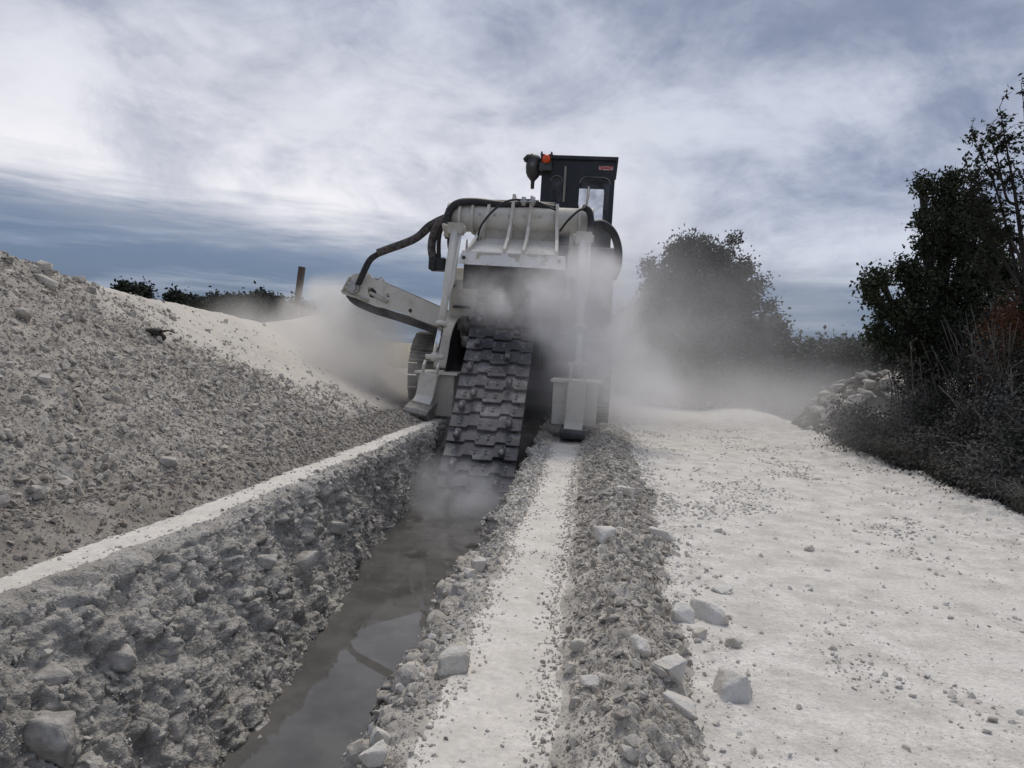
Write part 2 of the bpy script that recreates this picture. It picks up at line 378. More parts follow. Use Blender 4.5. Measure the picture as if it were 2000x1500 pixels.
# ------------------------------------------------------------------ the ground as a lofted sheet: lines running along the trench, each with its own path and height
ys = [np.arange(-2, 1.6, 0.08), np.geomspace(1.6, 14, 520), np.geomspace(14.15, 62, 150)]
YS = np.concatenate(ys); NR = len(YS)
def cur(*kv): k = np.array(kv, dtype=float); return np.interp(YS, k[:, 0], k[:, 1])
tr = 1 - sstep(YS, 12.6, 13.5)                    # the trench ends under the machine
hp = 1 - sstep(YS, 18.3, 21.5)                    # the heap ends beyond the conveyor
rd = 1 - sstep(YS, 15.0, 17.5)
def K(v): return np.full(NR, float(v))
crest_z = cur((-2, 2.7), (5, 2.62), (8.1, 2.38), (8.9, 2.30), (10, 2.15), (11.6, 2.05), (13.3, 1.98), (15.3, 1.84), (17.0, 2.0), (18, 2.14), (19, 2.2), (62, 2.2))
far = sstep(YS, 18, 24)
WZ = -0.88                                        # water level
# (x, z, columns to the next line, fine relief, chunky relief, big relief)
LN = [
    (K(-16), K(0.05), 14, .05, 0, .1),
    (K(-10.6), K(0.1), 30, .04, 0, .1),
    (cur((-2, -7.1), (62, -7.1)), .1 + (crest_z - .1) * hp, 60, .05, .025, .10),
    (cur((-2, -5.5), (62, -5.5)), .15 + (crest_z * 0.52 + .02 - .15) * hp, 90, .04, .02, .07),
    (cur((-2, -4.05), (4.6, -3.95), (6, -3.78), (62, -3.75)), .12 + .16 * hp, 50, .035, .03, .03),
    (cur((-2, -3.14), (3.7, -3.1), (6, -3.03), (12, -2.95), (62, -2.95)), .1 + .1 * hp, 14, .012, .0, .006),
    (cur((-2, -2.93), (3.4, -2.91), (5.3, -2.77), (11, -2.72), (62, -2.72)), .1 + .1 * hp, 8, .02, .01, .01),
    (cur((-2, -2.74), (3.4, -2.72), (5.3, -2.62), (11, -2.64), (62, -2.64)), .08 + .08 * hp, 44, .04, .075, .06),
    (cur((-2, -2.35), (4, -2.34), (6.3, -2.46), (10, -2.62), (13, -2.64), (62, -2.6)), .05 + (-.36 - .05) * tr, 60, .055, .10, .13),
    (cur((-2, -1.84), (4, -1.9), (6.3, -2.20), (10, -2.60), (13, -2.66), (62, -2.5)), .05 + (WZ - .02 - .05) * tr, 14, .04, .07, .09),
    (cur((-2, -1.65), (4, -1.7), (6.3, -2.0), (10, -2.4), (13, -2.45), (62, -2.4)), .05 + (WZ - .085 - .05) * tr, 26, .05, .0, .045),
    (cur((-2, -1.0), (62, -1.0)), .05 + (WZ - .075 - .05) * tr, 8, .05, .0, .045),
    (cur((-2, -.92), (62, -.90)), .05 + (WZ + .02 - .05) * tr, 24, .04, .10, .08),
    (cur((-2, -.94), (62, -.90)), .04 + (-.42 - .04) * tr, 26, .04, .12, .09),
    (cur((-2, -.80), (62, -.80)), .02 + (-.07 - .02) * tr, 20, .04, .07, .06),
    (cur((-2, -.60), (62, -.58)), K(0.0), 38, .012, .0, .008),
    (cur((-2, -.06), (5, -.08), (11, -.12), (62, -.12)), K(0.0), 26, .018, .008, .01),
    (cur((-2, .22), (4.5, .26), (9.8, .33), (62, .33)), .02 + .16 * rd, 30, .035, .05, .05),
    (cur((-2, .52), (2.9, .56), (4.7, .66), (6.7, .74), (62, .8)), K(0.02), 30, .02, .012, .012),
    (K(1.6), K(0.0), 36, .010, .0, .02),
    (K(3.2), K(0.0), 40, .012, .0, .03),
    (cur((-2, 4.85), (9, 4.95), (11.6, 5.0), (15, 4.8), (25.7, 5.0), (40, 4.6), (62, 4)), .03 + .12 * sstep(YS, 12.5, 16), 14, .04, .06, .08),
    (cur((-2, 5.4), (15, 5.4), (26, 5.6), (62, 5)), -.12 + .15 * sstep(YS, 16, 24), 10, .05, .04, .08),
    (cur((-2, 6.1), (62, 6.1)), -.42 + .4 * sstep(YS, 16, 24), 12, .06, .03, .1),
    (K(8.5), K(-.1), 12, .06, 0, .12),
    (K(16), K(.05), 0, .05, 0, .1),
]
def wob(seed, amp):
    q = np.stack([YS * 1.1, np.full(NR, seed * 7.7), np.zeros(NR)], 1); return amp * (1.1 * fbm(q, 3) + .9 * fbm(q * 4.7 + 3, 4, .65)) * np.clip(YS / 4, .5, 1.2)
for i_, a_ in ((4, .12), (5, .045), (6, .055), (7, .08), (8, .10), (9, .12), (13, .12), (14, .2), (15, .09), (16, .09), (17, .06), (18, .13), (21, .2), (22, .25)):
    LN[i_] = (LN[i_][0] + wob(i_, a_),) + LN[i_][1:]
cx = []; cz = []; ca = [[], [], []]; LC = []
for i, (X, Z, n, a, b, c) in enumerate(LN):
    LC.append(len(cx))
    if i == len(LN) - 1:
        cx.append(X); cz.append(Z); [ca[k].append(v) for k, v in enumerate((a, b, c))]; break
    X2, Z2, _, a2, b2, c2 = LN[i + 1]
    for k in range(n):
        t = k / n
        cx.append(X + (X2 - X) * t); cz.append(Z + (Z2 - Z) * t)
        for q, (p0, p1) in enumerate(((a, a2), (b, b2), (c, c2))): ca[q].append(p0 + (p1 - p0) * t)
BX = np.array(cx).T; BZ = np.array(cz).T; NC = BX.shape[1]
# soften the corners of the profile a little
for _ in range(3): BZ[:, 1:-1] = BZ[:, 1:-1] * .5 + (BZ[:, :-2] + BZ[:, 2:]) * .25
_b = np.arange(LC[5] - LC[4]) / (LC[5] - LC[4]); BZ[:, LC[4]:LC[5]] += .11 * np.sin(np.pi * np.clip(_b * 1.25 - .2, 0, 1))[None, :] ** 1.5 * hp[:, None]
BY = np.repeat(YS[:, None], NC, 1)
A1, A2, A3 = [np.array(q)[None, :].repeat(NR, 0) for q in ca]
P = np.stack([BX, BY, BZ], -1)
du = np.gradient(P, axis=1); dv = np.gradient(P, axis=0); NRM = np.cross(du, dv); NRM /= np.linalg.norm(NRM, axis=-1, keepdims=True) + 1e-9
pf = P.reshape(-1, 3)
fade = (1 - .6 * sstep(BY, 20, 50))
fine = fbm(pf * 7.0, 5, .58).reshape(NR, NC)
big = fbm(pf * np.array([1.1, 1.1, 1.1]) + 5, 4, .5).reshape(NR, NC)
chunk = np.zeros(NR * NC); mk = (A2 > 1e-4).ravel()
def chunks(p):
    w1, w2, v1 = worley(p * 5.2 + .35 * fbm(p * 9, 2)[:, None]); u1, u2, v2 = worley(p * 12.5)
    return (v1 - .45) * 1.25 * sstep(w2 - w1, 0, .22) - .35 * (1 - sstep(w2 - w1, 0, .12)) + .45 * (v2 - .5) * sstep(u2 - u1, 0, .25) + .26 * (worley(p * 27)[2] - .5) + .35 * fbm(p * 3.1, 3, ridge=True)
chunk[mk] = chunks(pf[mk]); chunk = chunk.reshape(NR, NC)
FRESH = np.zeros((NR, NC)); _t = np.clip((np.arange(NC) - LC[2]) / (LC[4] - LC[2]), 0, 1)[None, :]
FRESH[:, LC[1]:LC[4] + 1] = (sstep(BY - (9.3 + 3.6 * _t) + 2.2 * big, -1.6, 1.8) * (1 - .75 * sstep(_t, .86, 1)))[:, LC[1]:LC[4] + 1]
_soft = 1 - .65 * FRESH; A1 = A1 * _soft; A2 = A2 * _soft; A3 = A3 * _soft
D = (A1 * fine * .9 + A2 * chunk + A3 * big) * fade
P = P + NRM * D[..., None]
# tyre and shoe scuffs on the packed strips, mud islands in the water
isl = fbm(pf * np.array([2.3, 1.6, 1]) + 31, 4, .6).reshape(NR, NC)
flo = np.zeros(NC); flo[LC[10]:LC[12]] = 1
P[..., 2] += flo * np.clip(isl - .12, 0, 1) * .42 * tr[:, None]

def sheet(name, i0, i1, mat, label=None, rows=None, parent=None, kind='structure'):
    c0, c1 = LC[i0], LC[i1] + 1; Q = P[:, c0:c1] if rows is None else P[rows[0]:rows[1], c0:c1]
    nr, nc = Q.shape[:2]; idx = np.arange(nr * nc).reshape(nr, nc)
    f = np.stack([idx[:-1, :-1], idx[:-1, 1:], idx[1:, 1:], idx[1:, :-1]], -1).reshape(-1, 4)
    o = link_mesh(name, np_mesh(name, Q.reshape(-1, 3), f, mat, True), parent); tag(o, label, kind=kind)
    if name == 'spoil_heap': o.data.attributes.new('fresh', 'FLOAT', 'POINT').data.foreach_set('value', FRESH[:, c0:c1].astype(np.float32).ravel())
    return o
ry = int(np.searchsorted(YS, 17.5))
heap = sheet('spoil_heap', 1, 4, m_heap, 'long heap of pale broken limestone beside the trench')
soil = sheet('soil_strip', 4, 5, m_soil, 'strip of dark turned soil at the foot of the heap')
sheet('packed_track', 5, 6, m_track, 'narrow pale packed strip on the far side of the trench')
wall = sheet('trench_wall', 6, 10, m_wall, 'rough grey broken wall of the trench')
bed = sheet('trench_bed', 10, 12, m_mud, 'wet mud at the bottom of the trench')
rwall = sheet('trench_edge', 12, 15, m_ridge, 'crumbling pale lip of the trench')
sheet('packed_path', 15, 16, m_track, 'wider pale packed strip between the trench and the rubble ridge')
ridge = sheet('rubble_ridge', 16, 18, m_ridge, 'low ridge of broken rubble along the road')
road = sheet('road', 18, 22, m_road, 'wide road covered with white dust')
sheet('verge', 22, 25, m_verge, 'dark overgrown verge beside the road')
sheet('back_field', 0, 1, m_ground, 'field behind the heap')
# one ground sheet to the horizon, dropping away under the dug-up part
gx = np.concatenate([-np.geomspace(700, 17, 16), np.linspace(-15.6, 15.6, 8), np.geomspace(17, 700, 16)])
gy = np.concatenate([-np.geomspace(300, 4, 8), np.linspace(-1.6, 60, 10), np.geomspace(64, 1200, 18)])
GX, GY = np.meshgrid(gx, gy); inside = (np.abs(GX) < 15.9) & (GY > -1.9) & (GY < 61)
GZ = np.where(inside, -2.2, .03 + .0 * GX); gi = np.arange(GX.size).reshape(GX.shape)
gf = np.stack([gi[:-1, :-1], gi[:-1, 1:], gi[1:, 1:], gi[1:, :-1]], -1).reshape(-1, 4)
tag(link_mesh('ground', np_mesh('ground', np.stack([GX, GY, GZ], -1).reshape(-1, 3), gf, m_ground, True)), 'dry field reaching to the horizon', kind='structure')
# water
wy = np.linspace(-2, 13.6, 60); wv = []; wf = []
for i, y in enumerate(wy): wv += [(-2.75, y, WZ), (-0.86, y, WZ)]
for i in range(59): wf.append((2 * i, 2 * i + 1, 2 * i + 3, 2 * i + 2))
tag(link_mesh('water', np_mesh('water', np.array(wv), wf, m_water)), 'still muddy water at the bottom of the trench', kind='structure')

# pick points on the built ground
_bv = P[:, LC[1]:].reshape(-1, 3)
_nc = NC - LC[1]; _ix = np.arange(NR * _nc).reshape(NR, _nc)
_bf = np.stack([_ix[:-2:2, :-2:2], _ix[:-2:2, 2::2][:, :_ix[:-2:2, :-2:2].shape[1]], _ix[2::2, 2::2][:_ix[:-2:2, :-2:2].shape[0], :_ix[:-2:2, :-2:2].shape[1]], _ix[2::2, :-2:2][:_ix[:-2:2, :-2:2].shape[0]]], -1).reshape(-1, 4)
_keep = _bv[_bf[:, 0], 1] < 40
BVH = BVHTree.FromPolygons([Vector(q) for q in _bv.tolist()], _bf[_keep].tolist())
def hit(px, py):
    d = Vector(ray(px, py)).normalized(); r = BVH.ray_cast(Vector(CC), d)
    return (r[0], r[1]) if r[0] is not None else (Vector(at_z(px, py, 0)), Vector((0, 0, 1)))
def ground_z(x, y):
    r = BVH.ray_cast(Vector((x, y, 9)), Vector((0, 0, -1))); return r[0].z if r[0] is not None else 0.03

# ------------------------------------------------------------------ stones
def hull_pts(rng, n, flat=(1, .8, .6)):
    p = rng.normal(size=(n, 3)); p /= np.linalg.norm(p, axis=1)[:, None]; p *= rng.uniform(.72, 1.05, (n, 1)); return p * np.array(flat)
def hull_mesh(pts):
    bm = bmesh.new(); [bm.verts.new(q) for q in pts.tolist()]
    r = bmesh.ops.convex_hull(bm, input=bm.verts)
    bmesh.ops.delete(bm, geom=[q for q in bm.verts if not q.link_faces], context='VERTS')
    bm.verts.ensure_lookup_table(); bm.faces.ensure_lookup_table(); bmesh.ops.triangulate(bm, faces=bm.faces)
    for i, q in enumerate(bm.verts): q.index = i
    v = np.array([q.co[:] for q in bm.verts]); f = np.array([[w.index for w in t.verts] for t in bm.faces]); bm.free(); return v, f
_sr = np.random.default_rng(21)
SMALL = [hull_mesh(hull_pts(_sr, 9, (1, _sr.uniform(.6, .95), _sr.uniform(.4, .75)))) for _ in range(14)]
MID = [hull_mesh(hull_pts(_sr, 15, (1, _sr.uniform(.65, .95), _sr.uniform(.45, .75)))) for _ in range(12)]
def rand_rot(rng, n, nrm, tilt=.5):
    """frames whose z leans to nrm"""
    z = nrm + rng.normal(size=(n, 3)) * tilt; z /= np.linalg.norm(z, axis=1)[:, None]
    x = np.cross(z, rng.normal(size=(n, 3))); x /= np.linalg.norm(x, axis=1)[:, None]; y = np.cross(z, x)
    return np.stack([x, y, z], -1)
_stone_me = {}
def stones(parent, i0, i1, n, smin, smax, mat, seed, ymax=16, ymin=2.0, alpha=2.0, sink=.3, nparts=300, dens=None, yexp=None, tilt=.5):
    """loose stones lying on the sheet between two lines: the largest in view are objects of their own, the rest one joined part"""
    rng = np.random.default_rng(seed); m = n * 3
    r0, r1 = np.searchsorted(YS, ymin), np.searchsorted(YS, ymax)
    rr = rng.uniform(r0, r1 - 1, m); cc = rng.uniform(LC[i0], LC[i1] - .01, m)
    ri = rr.astype(int); ci = cc.astype(int)
    w = np.ones(m) if dens is None else dens(P[ri, ci], (cc - LC[i0]) / (LC[i1] - LC[i0]))
    ok = rng.random(m) < w; ri, ci = ri[ok][:n], ci[ok][:n]
    pos = P[ri, ci] + rng.normal(size=(len(ri), 3)) * np.array([.01, .02, 0]); nr_ = NRM[ri, ci]; k = len(ri)
    s0 = np.maximum(smin, .0030 * pos[:, 1]); sz = np.minimum(smax, s0 * rng.random(k) ** (-1 / alpha)) * .5
    R = rand_rot(rng, k, nr_, tilt); pos = pos + nr_ * (sz * (.55 - sink))[:, None]
    px, py, d = proj(pos); show = np.where((px > -40) & (px < 2040) & (py < 1540) & (d > .3), sz / d, 0)
    order = np.argsort(-show); top = order[:nparts]; rest = order[nparts:]
    key = mat.name
    if key not in _stone_me: _stone_me[key] = [np_mesh('stone', v, f, mat) for v, f in MID]
    for q in top:
        o = link_mesh('stone', _stone_me[key][int(rng.integers(12))], parent)
        Mx = Matrix([[*(R[q][i] * sz[q]), pos[q][i]] for i in range(3)] + [[0, 0, 0, 1]]); o.matrix_local = Mx
    V = []; Fc = []; b = 0
    which = rng.integers(len(SMALL), size=len(rest))
    for s_ in range(len(SMALL)):
        e = rest[which == s_]; v, f = SMALL[s_]
        if not len(e): continue
        vv = np.einsum('kij,nj->kni', R[e] * sz[e][:, None, None], v) + pos[e][:, None]
        V.append(vv.reshape(-1, 3)); Fc.append((f[None] + (np.arange(len(e)) * len(v))[:, None, None] + b).reshape(-1, 3)); b += len(e) * len(v)
    if V: tag(link_mesh('rubble', np_mesh('rubble', np.concatenate(V), np.concatenate(Fc), mat), parent), kind='stuff')
def heapdens(p, t):
    q = p[:, 1] - (9.3 + 3.6 * t) + 2.2 * fbm(p * 1.1 + 5, 3)
    return np.clip(1 - .97 * sstep(q, -1.6, 1.4), .03, 1)
stones(heap, 2, 4, 38000, .020, .15, m_st_heap, 1, ymax=17, ymin=3.2, alpha=2.8, dens=heapdens, tilt=.45)
stones(soil, 4, 5, 11000, .011, .08, m_st_soil, 2, ymax=15, ymin=2.6, alpha=2.3)
stones(wall, 6, 9, 17000, .010, .10, m_st_grey, 3, ymax=12.8, ymin=2.2, alpha=3.0, sink=.5, tilt=.9)
stones(rwall, 13, 15, 11000, .009, .07, m_st_pale, 4, ymax=13, ymin=2.3, alpha=2.8, tilt=.8, dens=lambda p, t: np.clip(1.3 - .9 * sstep(t, .75, 1.0), 0, 1))
stones(ridge, 16, 18, 22000, .009, .10, m_st_ridge, 5, ymax=15.5, ymin=2.2, alpha=2.75, tilt=.8, dens=lambda p, t: np.clip(sstep(t, .0, .2) * 1.2 - .8 * sstep(t, .8, 1.0), .05, 1))
trk = [q for q in COL.objects if q.name in ('packed_track', 'packed_path')]
def edgedens(p, t): return np.clip(1.1 - np.minimum(t, 1 - t) * 3.4 + .9 * sstep(fbm(p * 1.6 + 9, 3), .1, .5), .06, 1)
stones(trk[1], 15, 16, 1700, .005, .03, m_rock, 8, ymax=14, ymin=2.3, alpha=2.4, dens=edgedens, tilt=.35, nparts=120)
stones(trk[1], 15, 16, 2400, .005, .035, m_st_ridge, 18, ymax=14, ymin=2.3, alpha=2.5, dens=lambda p, t: np.clip(sstep(t, .78, 1.0) + .7 * (1 - sstep(t, 0, .18)), 0, 1), tilt=.5, nparts=90)
stones(trk[0], 5, 6, 400, .007, .035, m_rock, 9, ymax=14, ymin=2.8, alpha=2.4, dens=edgedens, tilt=.35, nparts=80)
def roaddens(p, t):
    return np.clip(.05 + .9 * sstep(fbm(p * .8 + 3, 3), .05, .5) + .8 * (1 - sstep(t, .0, .12)) + 1.2 * sstep(t, .83, .93), 0, 1)
stones(road, 18, 22, 10000, .006, .06, m_rock, 6, ymax=18, ymin=2.2, alpha=2.7, dens=roaddens, tilt=.35)

# ------------------------------------------------------------------ the chain trencher
O = Vector((-1.78, 16.5, 0.0))
mach = tag(empty('trenching_machine', O), 'huge cream chain trencher on crawlers cutting the trench, dark cab raised at its right', 'trencher')
class PB(MB):
    def __init__(s): super().__init__(O)
def W(px, py, Y): return Vector(at_y(px, py, Y))
def WX(px, py, X): d = ray(px, py); return Vector(CC + d * X / d[0])
def plate2d(name, outer, holes, axis, lo, hi, mat, parent):
    """flat plate with holes: outlines in the two other axes, thickness along axis"""
    cu = bpy.data.curves.new(name, 'CURVE'); cu.dimensions = '2D'; cu.fill_mode = 'BOTH'; cu.extrude = abs(hi - lo) / 2
    for loop in [outer] + holes:
        sp = cu.splines.new('POLY'); sp.points.add(len(loop) - 1); sp.use_cyclic_u = True
        for i, q in enumerate(loop): sp.points[i].co = (q[0], q[1], 0, 1)
    tmp = bpy.data.objects.new(name, cu); COL.objects.link(tmp); dg = bpy.context.evaluated_depsgraph_get()
    me = bpy.data.meshes.new_from_object(tmp.evaluated_get(dg)); bpy.data.objects.remove(tmp); bpy.data.curves.remove(cu)
    mid = (lo + hi) / 2
    for v in me.vertices:
        a, b, t = v.co; p = [a, b]; p.insert(axis, mid + t); v.co = Vector(p) - O
    me.materials.clear(); me.materials.append(mat)
    bm = bmesh.new(); bm.from_mesh(me); bmesh.ops.remove_doubles(bm, verts=bm.verts, dist=1e-5); bmesh.ops.recalc_face_normals(bm, faces=bm.faces); bm.to_mesh(me); bm.free()
    return link_mesh(name, me, parent)
def rrect(x0, z0, x1, z1, r, n=6, rb=None):
    out = []; rb = r if rb is None else rb
    for (cx_, cz_, a0, q) in ((x1 - r, z1 - r, 0, r), (x0 + r, z1 - r, 90, r), (x0 + rb, z0 + rb, 180, rb), (x1 - rb, z0 + rb, 270, rb)):
        for k in range(n + 1):
            a = math.radians(a0 + 90 * k / n); out.append((cx_ + q * math.cos(a), cz_ + q * math.sin(a)))
    return out

# crawlers
sh = MB()
sh.box((-.33, -.118, 0), (.33, .118, .035)); sh.box((-.33, -.115, .03), (.33, -.085, .085)); sh.box((-.33, -.02, .03), (.33, .008, .07)); sh.box((-.33, .085, .03), (.33, .112, .07))
for bx_ in (-.2, -.1, .1, .2): sh.cyl((bx_, .05, .03), (bx_, .05, .055), .02, 6)
shoe_me = sh.mesh('track_shoe', m_trk, .004)
R_, Y0, Y1, ZC = .84, 16.62, 21.2, .93
per = 2 * (Y1 - Y0) + 2 * math.pi * R_; NSH = int(per / .255)
def trackpt(s):
    L = Y1 - Y0; s = s % per
    if s < L: return Y0 + s, ZC + R_, 0.0
    s -= L
    if s < math.pi * R_: a = s / R_; return Y1 + R_ * math.sin(a), ZC + R_ * math.cos(a), a
    s -= math.pi * R_
    if s < L: return Y1 - s, ZC - R_, math.pi
    s -= L; a = s / R_; return Y0 - R_ * math.sin(a), ZC - R_ * math.cos(a), math.pi + a
for cx_ in (-3.63, .07):
    b = PB(); b.box((cx_ - .2, Y0, .45), (cx_ + .2, Y1, 1.4))
    for yy in (Y0, Y1): b.cyl((cx_ - .17, yy, ZC), (cx_ + .17, yy, ZC), R_ - .08, 20)
    for k in range(6): b.cyl((cx_ - .22, Y0 + .6 + k * .68, .38), (cx_ + .22, Y0 + .6 + k * .68, .38), .26, 14)
    cr = b.build('crawler', m_dark, mach)
    for k in range(NSH):
        yy, zz, a = trackpt(k * per / NSH + .07)
        o = link_mesh('track_shoe', shoe_me, cr)
        o.matrix_local = Matrix.Translation(Vector((cx_, yy, zz)) - O) @ Matrix.Rotation(-a, 4, 'X')

# chassis and covers
b = PB(); b.box((-3.15, 16.4, .35), (-.35, 21.4, 2.3)); b.box((-2.4, 15.6, 1.2), (-1.1, 16.4, 2.2)); b.build('chassis', m_dark, mach, .02)
b = PB(); b.box((-1.55, 16.4, 2.3), (.33, 21.6, 3.9)); b.box((-1.5, 16.35, 2.5), (.25, 16.4, 3.3)); b.build('engine_cover', m_body, mach, .03)
b = PB(); b.box((-2.75, 16.2, 2.3), (-1.6, 21.4, 3.05)); b.build('deck_box', m_cream2, mach, .03)
b = PB(); b.prism([(15.05, 1.9), (15.0, 2.9), (15.25, 3.2), (16.3, 3.3), (16.3, 1.9)], 0, -3.0, -2.38); b.build('side_cover', m_cream2, mach, .03)
b = PB(); b.prism([(15.3, 1.9), (15.2, 2.9), (15.5, 3.3), (16.3, 3.3), (16.3, 1.9)], 0, -.75, .1); b.build('side_cover', m_body, mach, .03)
# curved guard beside the chain: dark inside, pale rim towards the camera
for X0, sg, pxs in ((-2.82, 1, [(863, 716), (868, 690), (874, 655), (884, 628), (900, 613)]),):
    rim = [WX(px, py, X0) for px, py in pxs]; rim = arc(rim, 4)
    b = PB(); pr = [(q.y, q.z) for q in rim] + [(16.6, rim[-1].z + .02), (16.6, .5)]
    b.prism(pr, 0, X0 - .02, X0 + .02); gd = b.build('chain_guard', m_dark, mach)
    b = PB()
    for i in range(len(rim) - 1):
        a, c = rim[i], rim[i + 1]; q = [a + Vector((0, 0, 0)), c]
        b.add([a + Vector((-.16, -.015, .0)), a + Vector((.07, -.015, 0)), c + Vector((.07, -.015, 0)), c + Vector((-.16, -.015, 0)), a + Vector((-.16, .02, -.03)), a + Vector((.07, .02, -.03)), c + Vector((.07, .02, -.03)), c + Vector((-.16, .02, -.03))],
              [(0, 1, 2, 3), (7, 6, 5, 4), (0, 4, 5, 1), (3, 2, 6, 7), (1, 5, 6, 2), (0, 3, 7, 4)])
    b.build('rim', m_cream2, gd)

# cross beam with flange rings
beam_z, beam_y = 4.17, 15.0
b = PB(); b.cyl((-3.07, beam_y, beam_z), (-.2, beam_y, beam_z), .275, 28); bm_ = b.build('cross_beam', m_cream, mach)
for x0, w, r in ((-3.09, .07, .30), (-2.86, .06, .325), (-2.60, .05, .32), (-.46, .05, .325), (-.25, .07, .30)):
    b = PB(); b.cyl((x0, beam_y, beam_z), (x0 + w, beam_y, beam_z), r, 28); b.build('flange', m_cream, bm_)
b = PB(); b.prism([(14.85, 4.0), (14.75, 3.75), (14.75, 3.0), (15.2, 2.9), (15.3, 3.9)], 0, -2.36, -2.3); b.prism([(-2.86, 3.98), (-2.62, 3.9), (-2.47, 3.75), (-2.38, 3.45), (-2.36, 3.0), (-2.3, 3.0), (-2.3, 4.1), (-2.86, 4.1)], 1, 14.95, 15.02); b.build('gusset', m_cream2, mach)
b = PB(); b.prism([(14.85, 4.0), (14.75, 3.75), (14.75, 2.6), (15.4, 2.6), (15.3, 3.9)], 0, -.62, -.56); b.build('gusset', m_cream2, mach)
# rear hood: back wall, sloping plate, ribs, bumper plate
xl, xr = W(945, 455, 14.85).x, W(1092, 462, 14.85).x; xl2, xr2 = W(905, 492, 14.15).x, W(1089, 498, 14.15).x
b = PB(); b.box((xl + .02, 14.86, 3.5), (xr - .02, 14.92, 4.1)); hood = b.build('hood', m_cream2, mach)
b = PB(); zt, zb = 3.76, 3.40
b.add([(xl, 14.86, zt), (xr, 14.86, zt), (xr2, 14.13, zb), (xl2, 14.13, zb), (xl, 14.86, zt - .05), (xr, 14.86, zt - .05), (xr2, 14.13, zb - .05), (xl2, 14.13, zb - .05)], [(0, 1, 2, 3), (7, 6, 5, 4), (0, 4, 5, 1), (1, 5, 6, 2), (2, 6, 7, 3), (3, 7, 4, 0)]); b.build('sloping_plate', m_white, hood)
ribs = [(W(955, 400, 14.72).x, W(912, 491, 14.12).x, 4.44, .055), (W(1003, 388, 14.72).x, W(984, 494, 14.12).x, 4.62, .055), (W(1038, 388, 14.72).x, W(1022, 495, 14.12).x, 4.60, .055), (W(1088, 404, 14.72).x, W(1087, 498, 14.12).x, 4.46, .055)]
for xt, xb, ztop, th in ribs:
    prof = [(15.0, ztop), (14.78, ztop + .02), (14.66, ztop - .3), (14.6, 4.0), (14.42, 3.72), (14.12, 3.47), (14.12, 3.39), (14.30, 3.44), (14.84, 3.74), (14.86, 4.0), (14.75, 4.17), (14.84, 4.40), (15.0, 4.44)]
    b = PB(); v0 = []; v1 = []
    for y_, z_ in prof:
        t = (z_ - 3.39) / (ztop - 3.39); x_ = xb + (xt - xb) * min(1, t * 1.25)
        v0.append((x_ - th / 2, y_, z_)); v1.append((x_ + th / 2, y_, z_))
    n = len(prof); b.add(v0 + v1, [tuple(range(n)), tuple(reversed(range(n, 2 * n)))] + [(i, i + n, (i + 1) % n + n, (i + 1) % n) for i in range(n)]); b.build('rib', m_cream, hood)
c0, c1, c2, c3 = W(903, 490, 14.13), W(1103, 502, 14.13), W(1104, 527, 14.0), W(892, 515, 14.0)
b = PB(); bk = Vector((0, .06, .02)); b.add([c0, c1, c2, c3, c0 + bk, c1 + bk, c2 + bk, c3 + bk], [(3, 2, 1, 0), (4, 5, 6, 7), (0, 1, 5, 4), (1, 2, 6, 5), (2, 3, 7, 6), (3, 0, 4, 7)]); bump_o = b.build('rear_plate', m_white, hood)
for px, py in ((906, 503), (1092, 511)):  # dark discs put in for the darkness of two open holes
    q = W(px, py, 14.06); b = PB(); b.cyl(q + Vector((0, -.02, 0)), q + Vector((0, .03, 0)), .035, 12); b.build('bolt', m_dark, bump_o)
def onplate(px, py):
    u = (px - 897) / 206; v = (py - (490 + 12 * u)) / 25
    p = (c0.lerp(c1, u)).lerp(c3.lerp(c2, u), min(max(v, 0.04), .96)); return p + Vector((0, -.004, -.001))
b = PB()
for poly in ([(927, 491.5), (977, 494), (976, 499), (965, 498), (940, 498), (934, 502), (936, 506), (930, 505)], [(990, 495), (1015, 496.5), (1014, 512), (1008, 511), (1005, 504), (992, 501)], [(1027, 497), (1050, 498), (1049, 502), (1032, 501)], [(1056, 500.5), (1066, 502), (1070, 506), (1067, 511), (1061, 515), (1068, 517), (1067, 519), (1055, 517), (1055, 515), (1063, 509), (1065, 506), (1062, 503.5), (1056, 503)]):
    q = [onplate(*p) for p in poly]; b.add(q + [p + Vector((0, .003, 0)) for p in q], [tuple(range(len(q)))])
b.build('dirt_mark', m_stain, bump_o)
b = PB()
for k in range(9):
    q = onplate(912 + k * 22, 522); 
    if k % 2 == 0: b.cyl(q + Vector((0, -.014, 0)), q + Vector((0, .01, 0)), .016, 6)
for k in range(5):
    for xx in (xl2 + .08, xr2 - .08): pass
tag(b.build('bolts', m_cream2, bump_o), kind='stuff')
b = PB()
for x0, r in ((-3.02, .30), (-.2, .30)):
    for k in range(10): a = k * math.pi / 5; b.cyl((x0 - .10, beam_y + .22 * math.cos(a), beam_z + .22 * math.sin(a)), (x0 + .0, beam_y + .22 * math.cos(a), beam_z + .22 * math.sin(a)), .025, 6)
for k in range(7):
    b.box((-2.45 + .3 * k, 14.70, beam_z + .02), (-2.40 + .3 * k, 14.735, beam_z + .06))
tag(b.build('flange_bolts', m_fit, bm_), kind='stuff')
b = PB()
for (x, z) in ((-2.92, 2.1), (-2.92, 2.8), (-2.5, 2.1), (-2.5, 2.8)): b.cyl((x, 15.02, z), (x, 14.96, z), .03, 6)
tag(b.build('cover_bolts', m_dark, mach), kind='stuff')
b = PB(); b.box((-2.9, 14.965, 2.35), (-2.55, 15.03, 2.40)); b.build('cover_latch', m_dark, mach)
b = PB(); b.box((-2.6, 14.3, 2.7), (-.72, 14.36, 3.3)); b.box((-2.6, 14.36, 2.9), (-.72, 15.4, 3.25)); b.build('cavity_shade_panel', m_dark, mach)  # dark panel added to stand for the shaded cavity below the plate
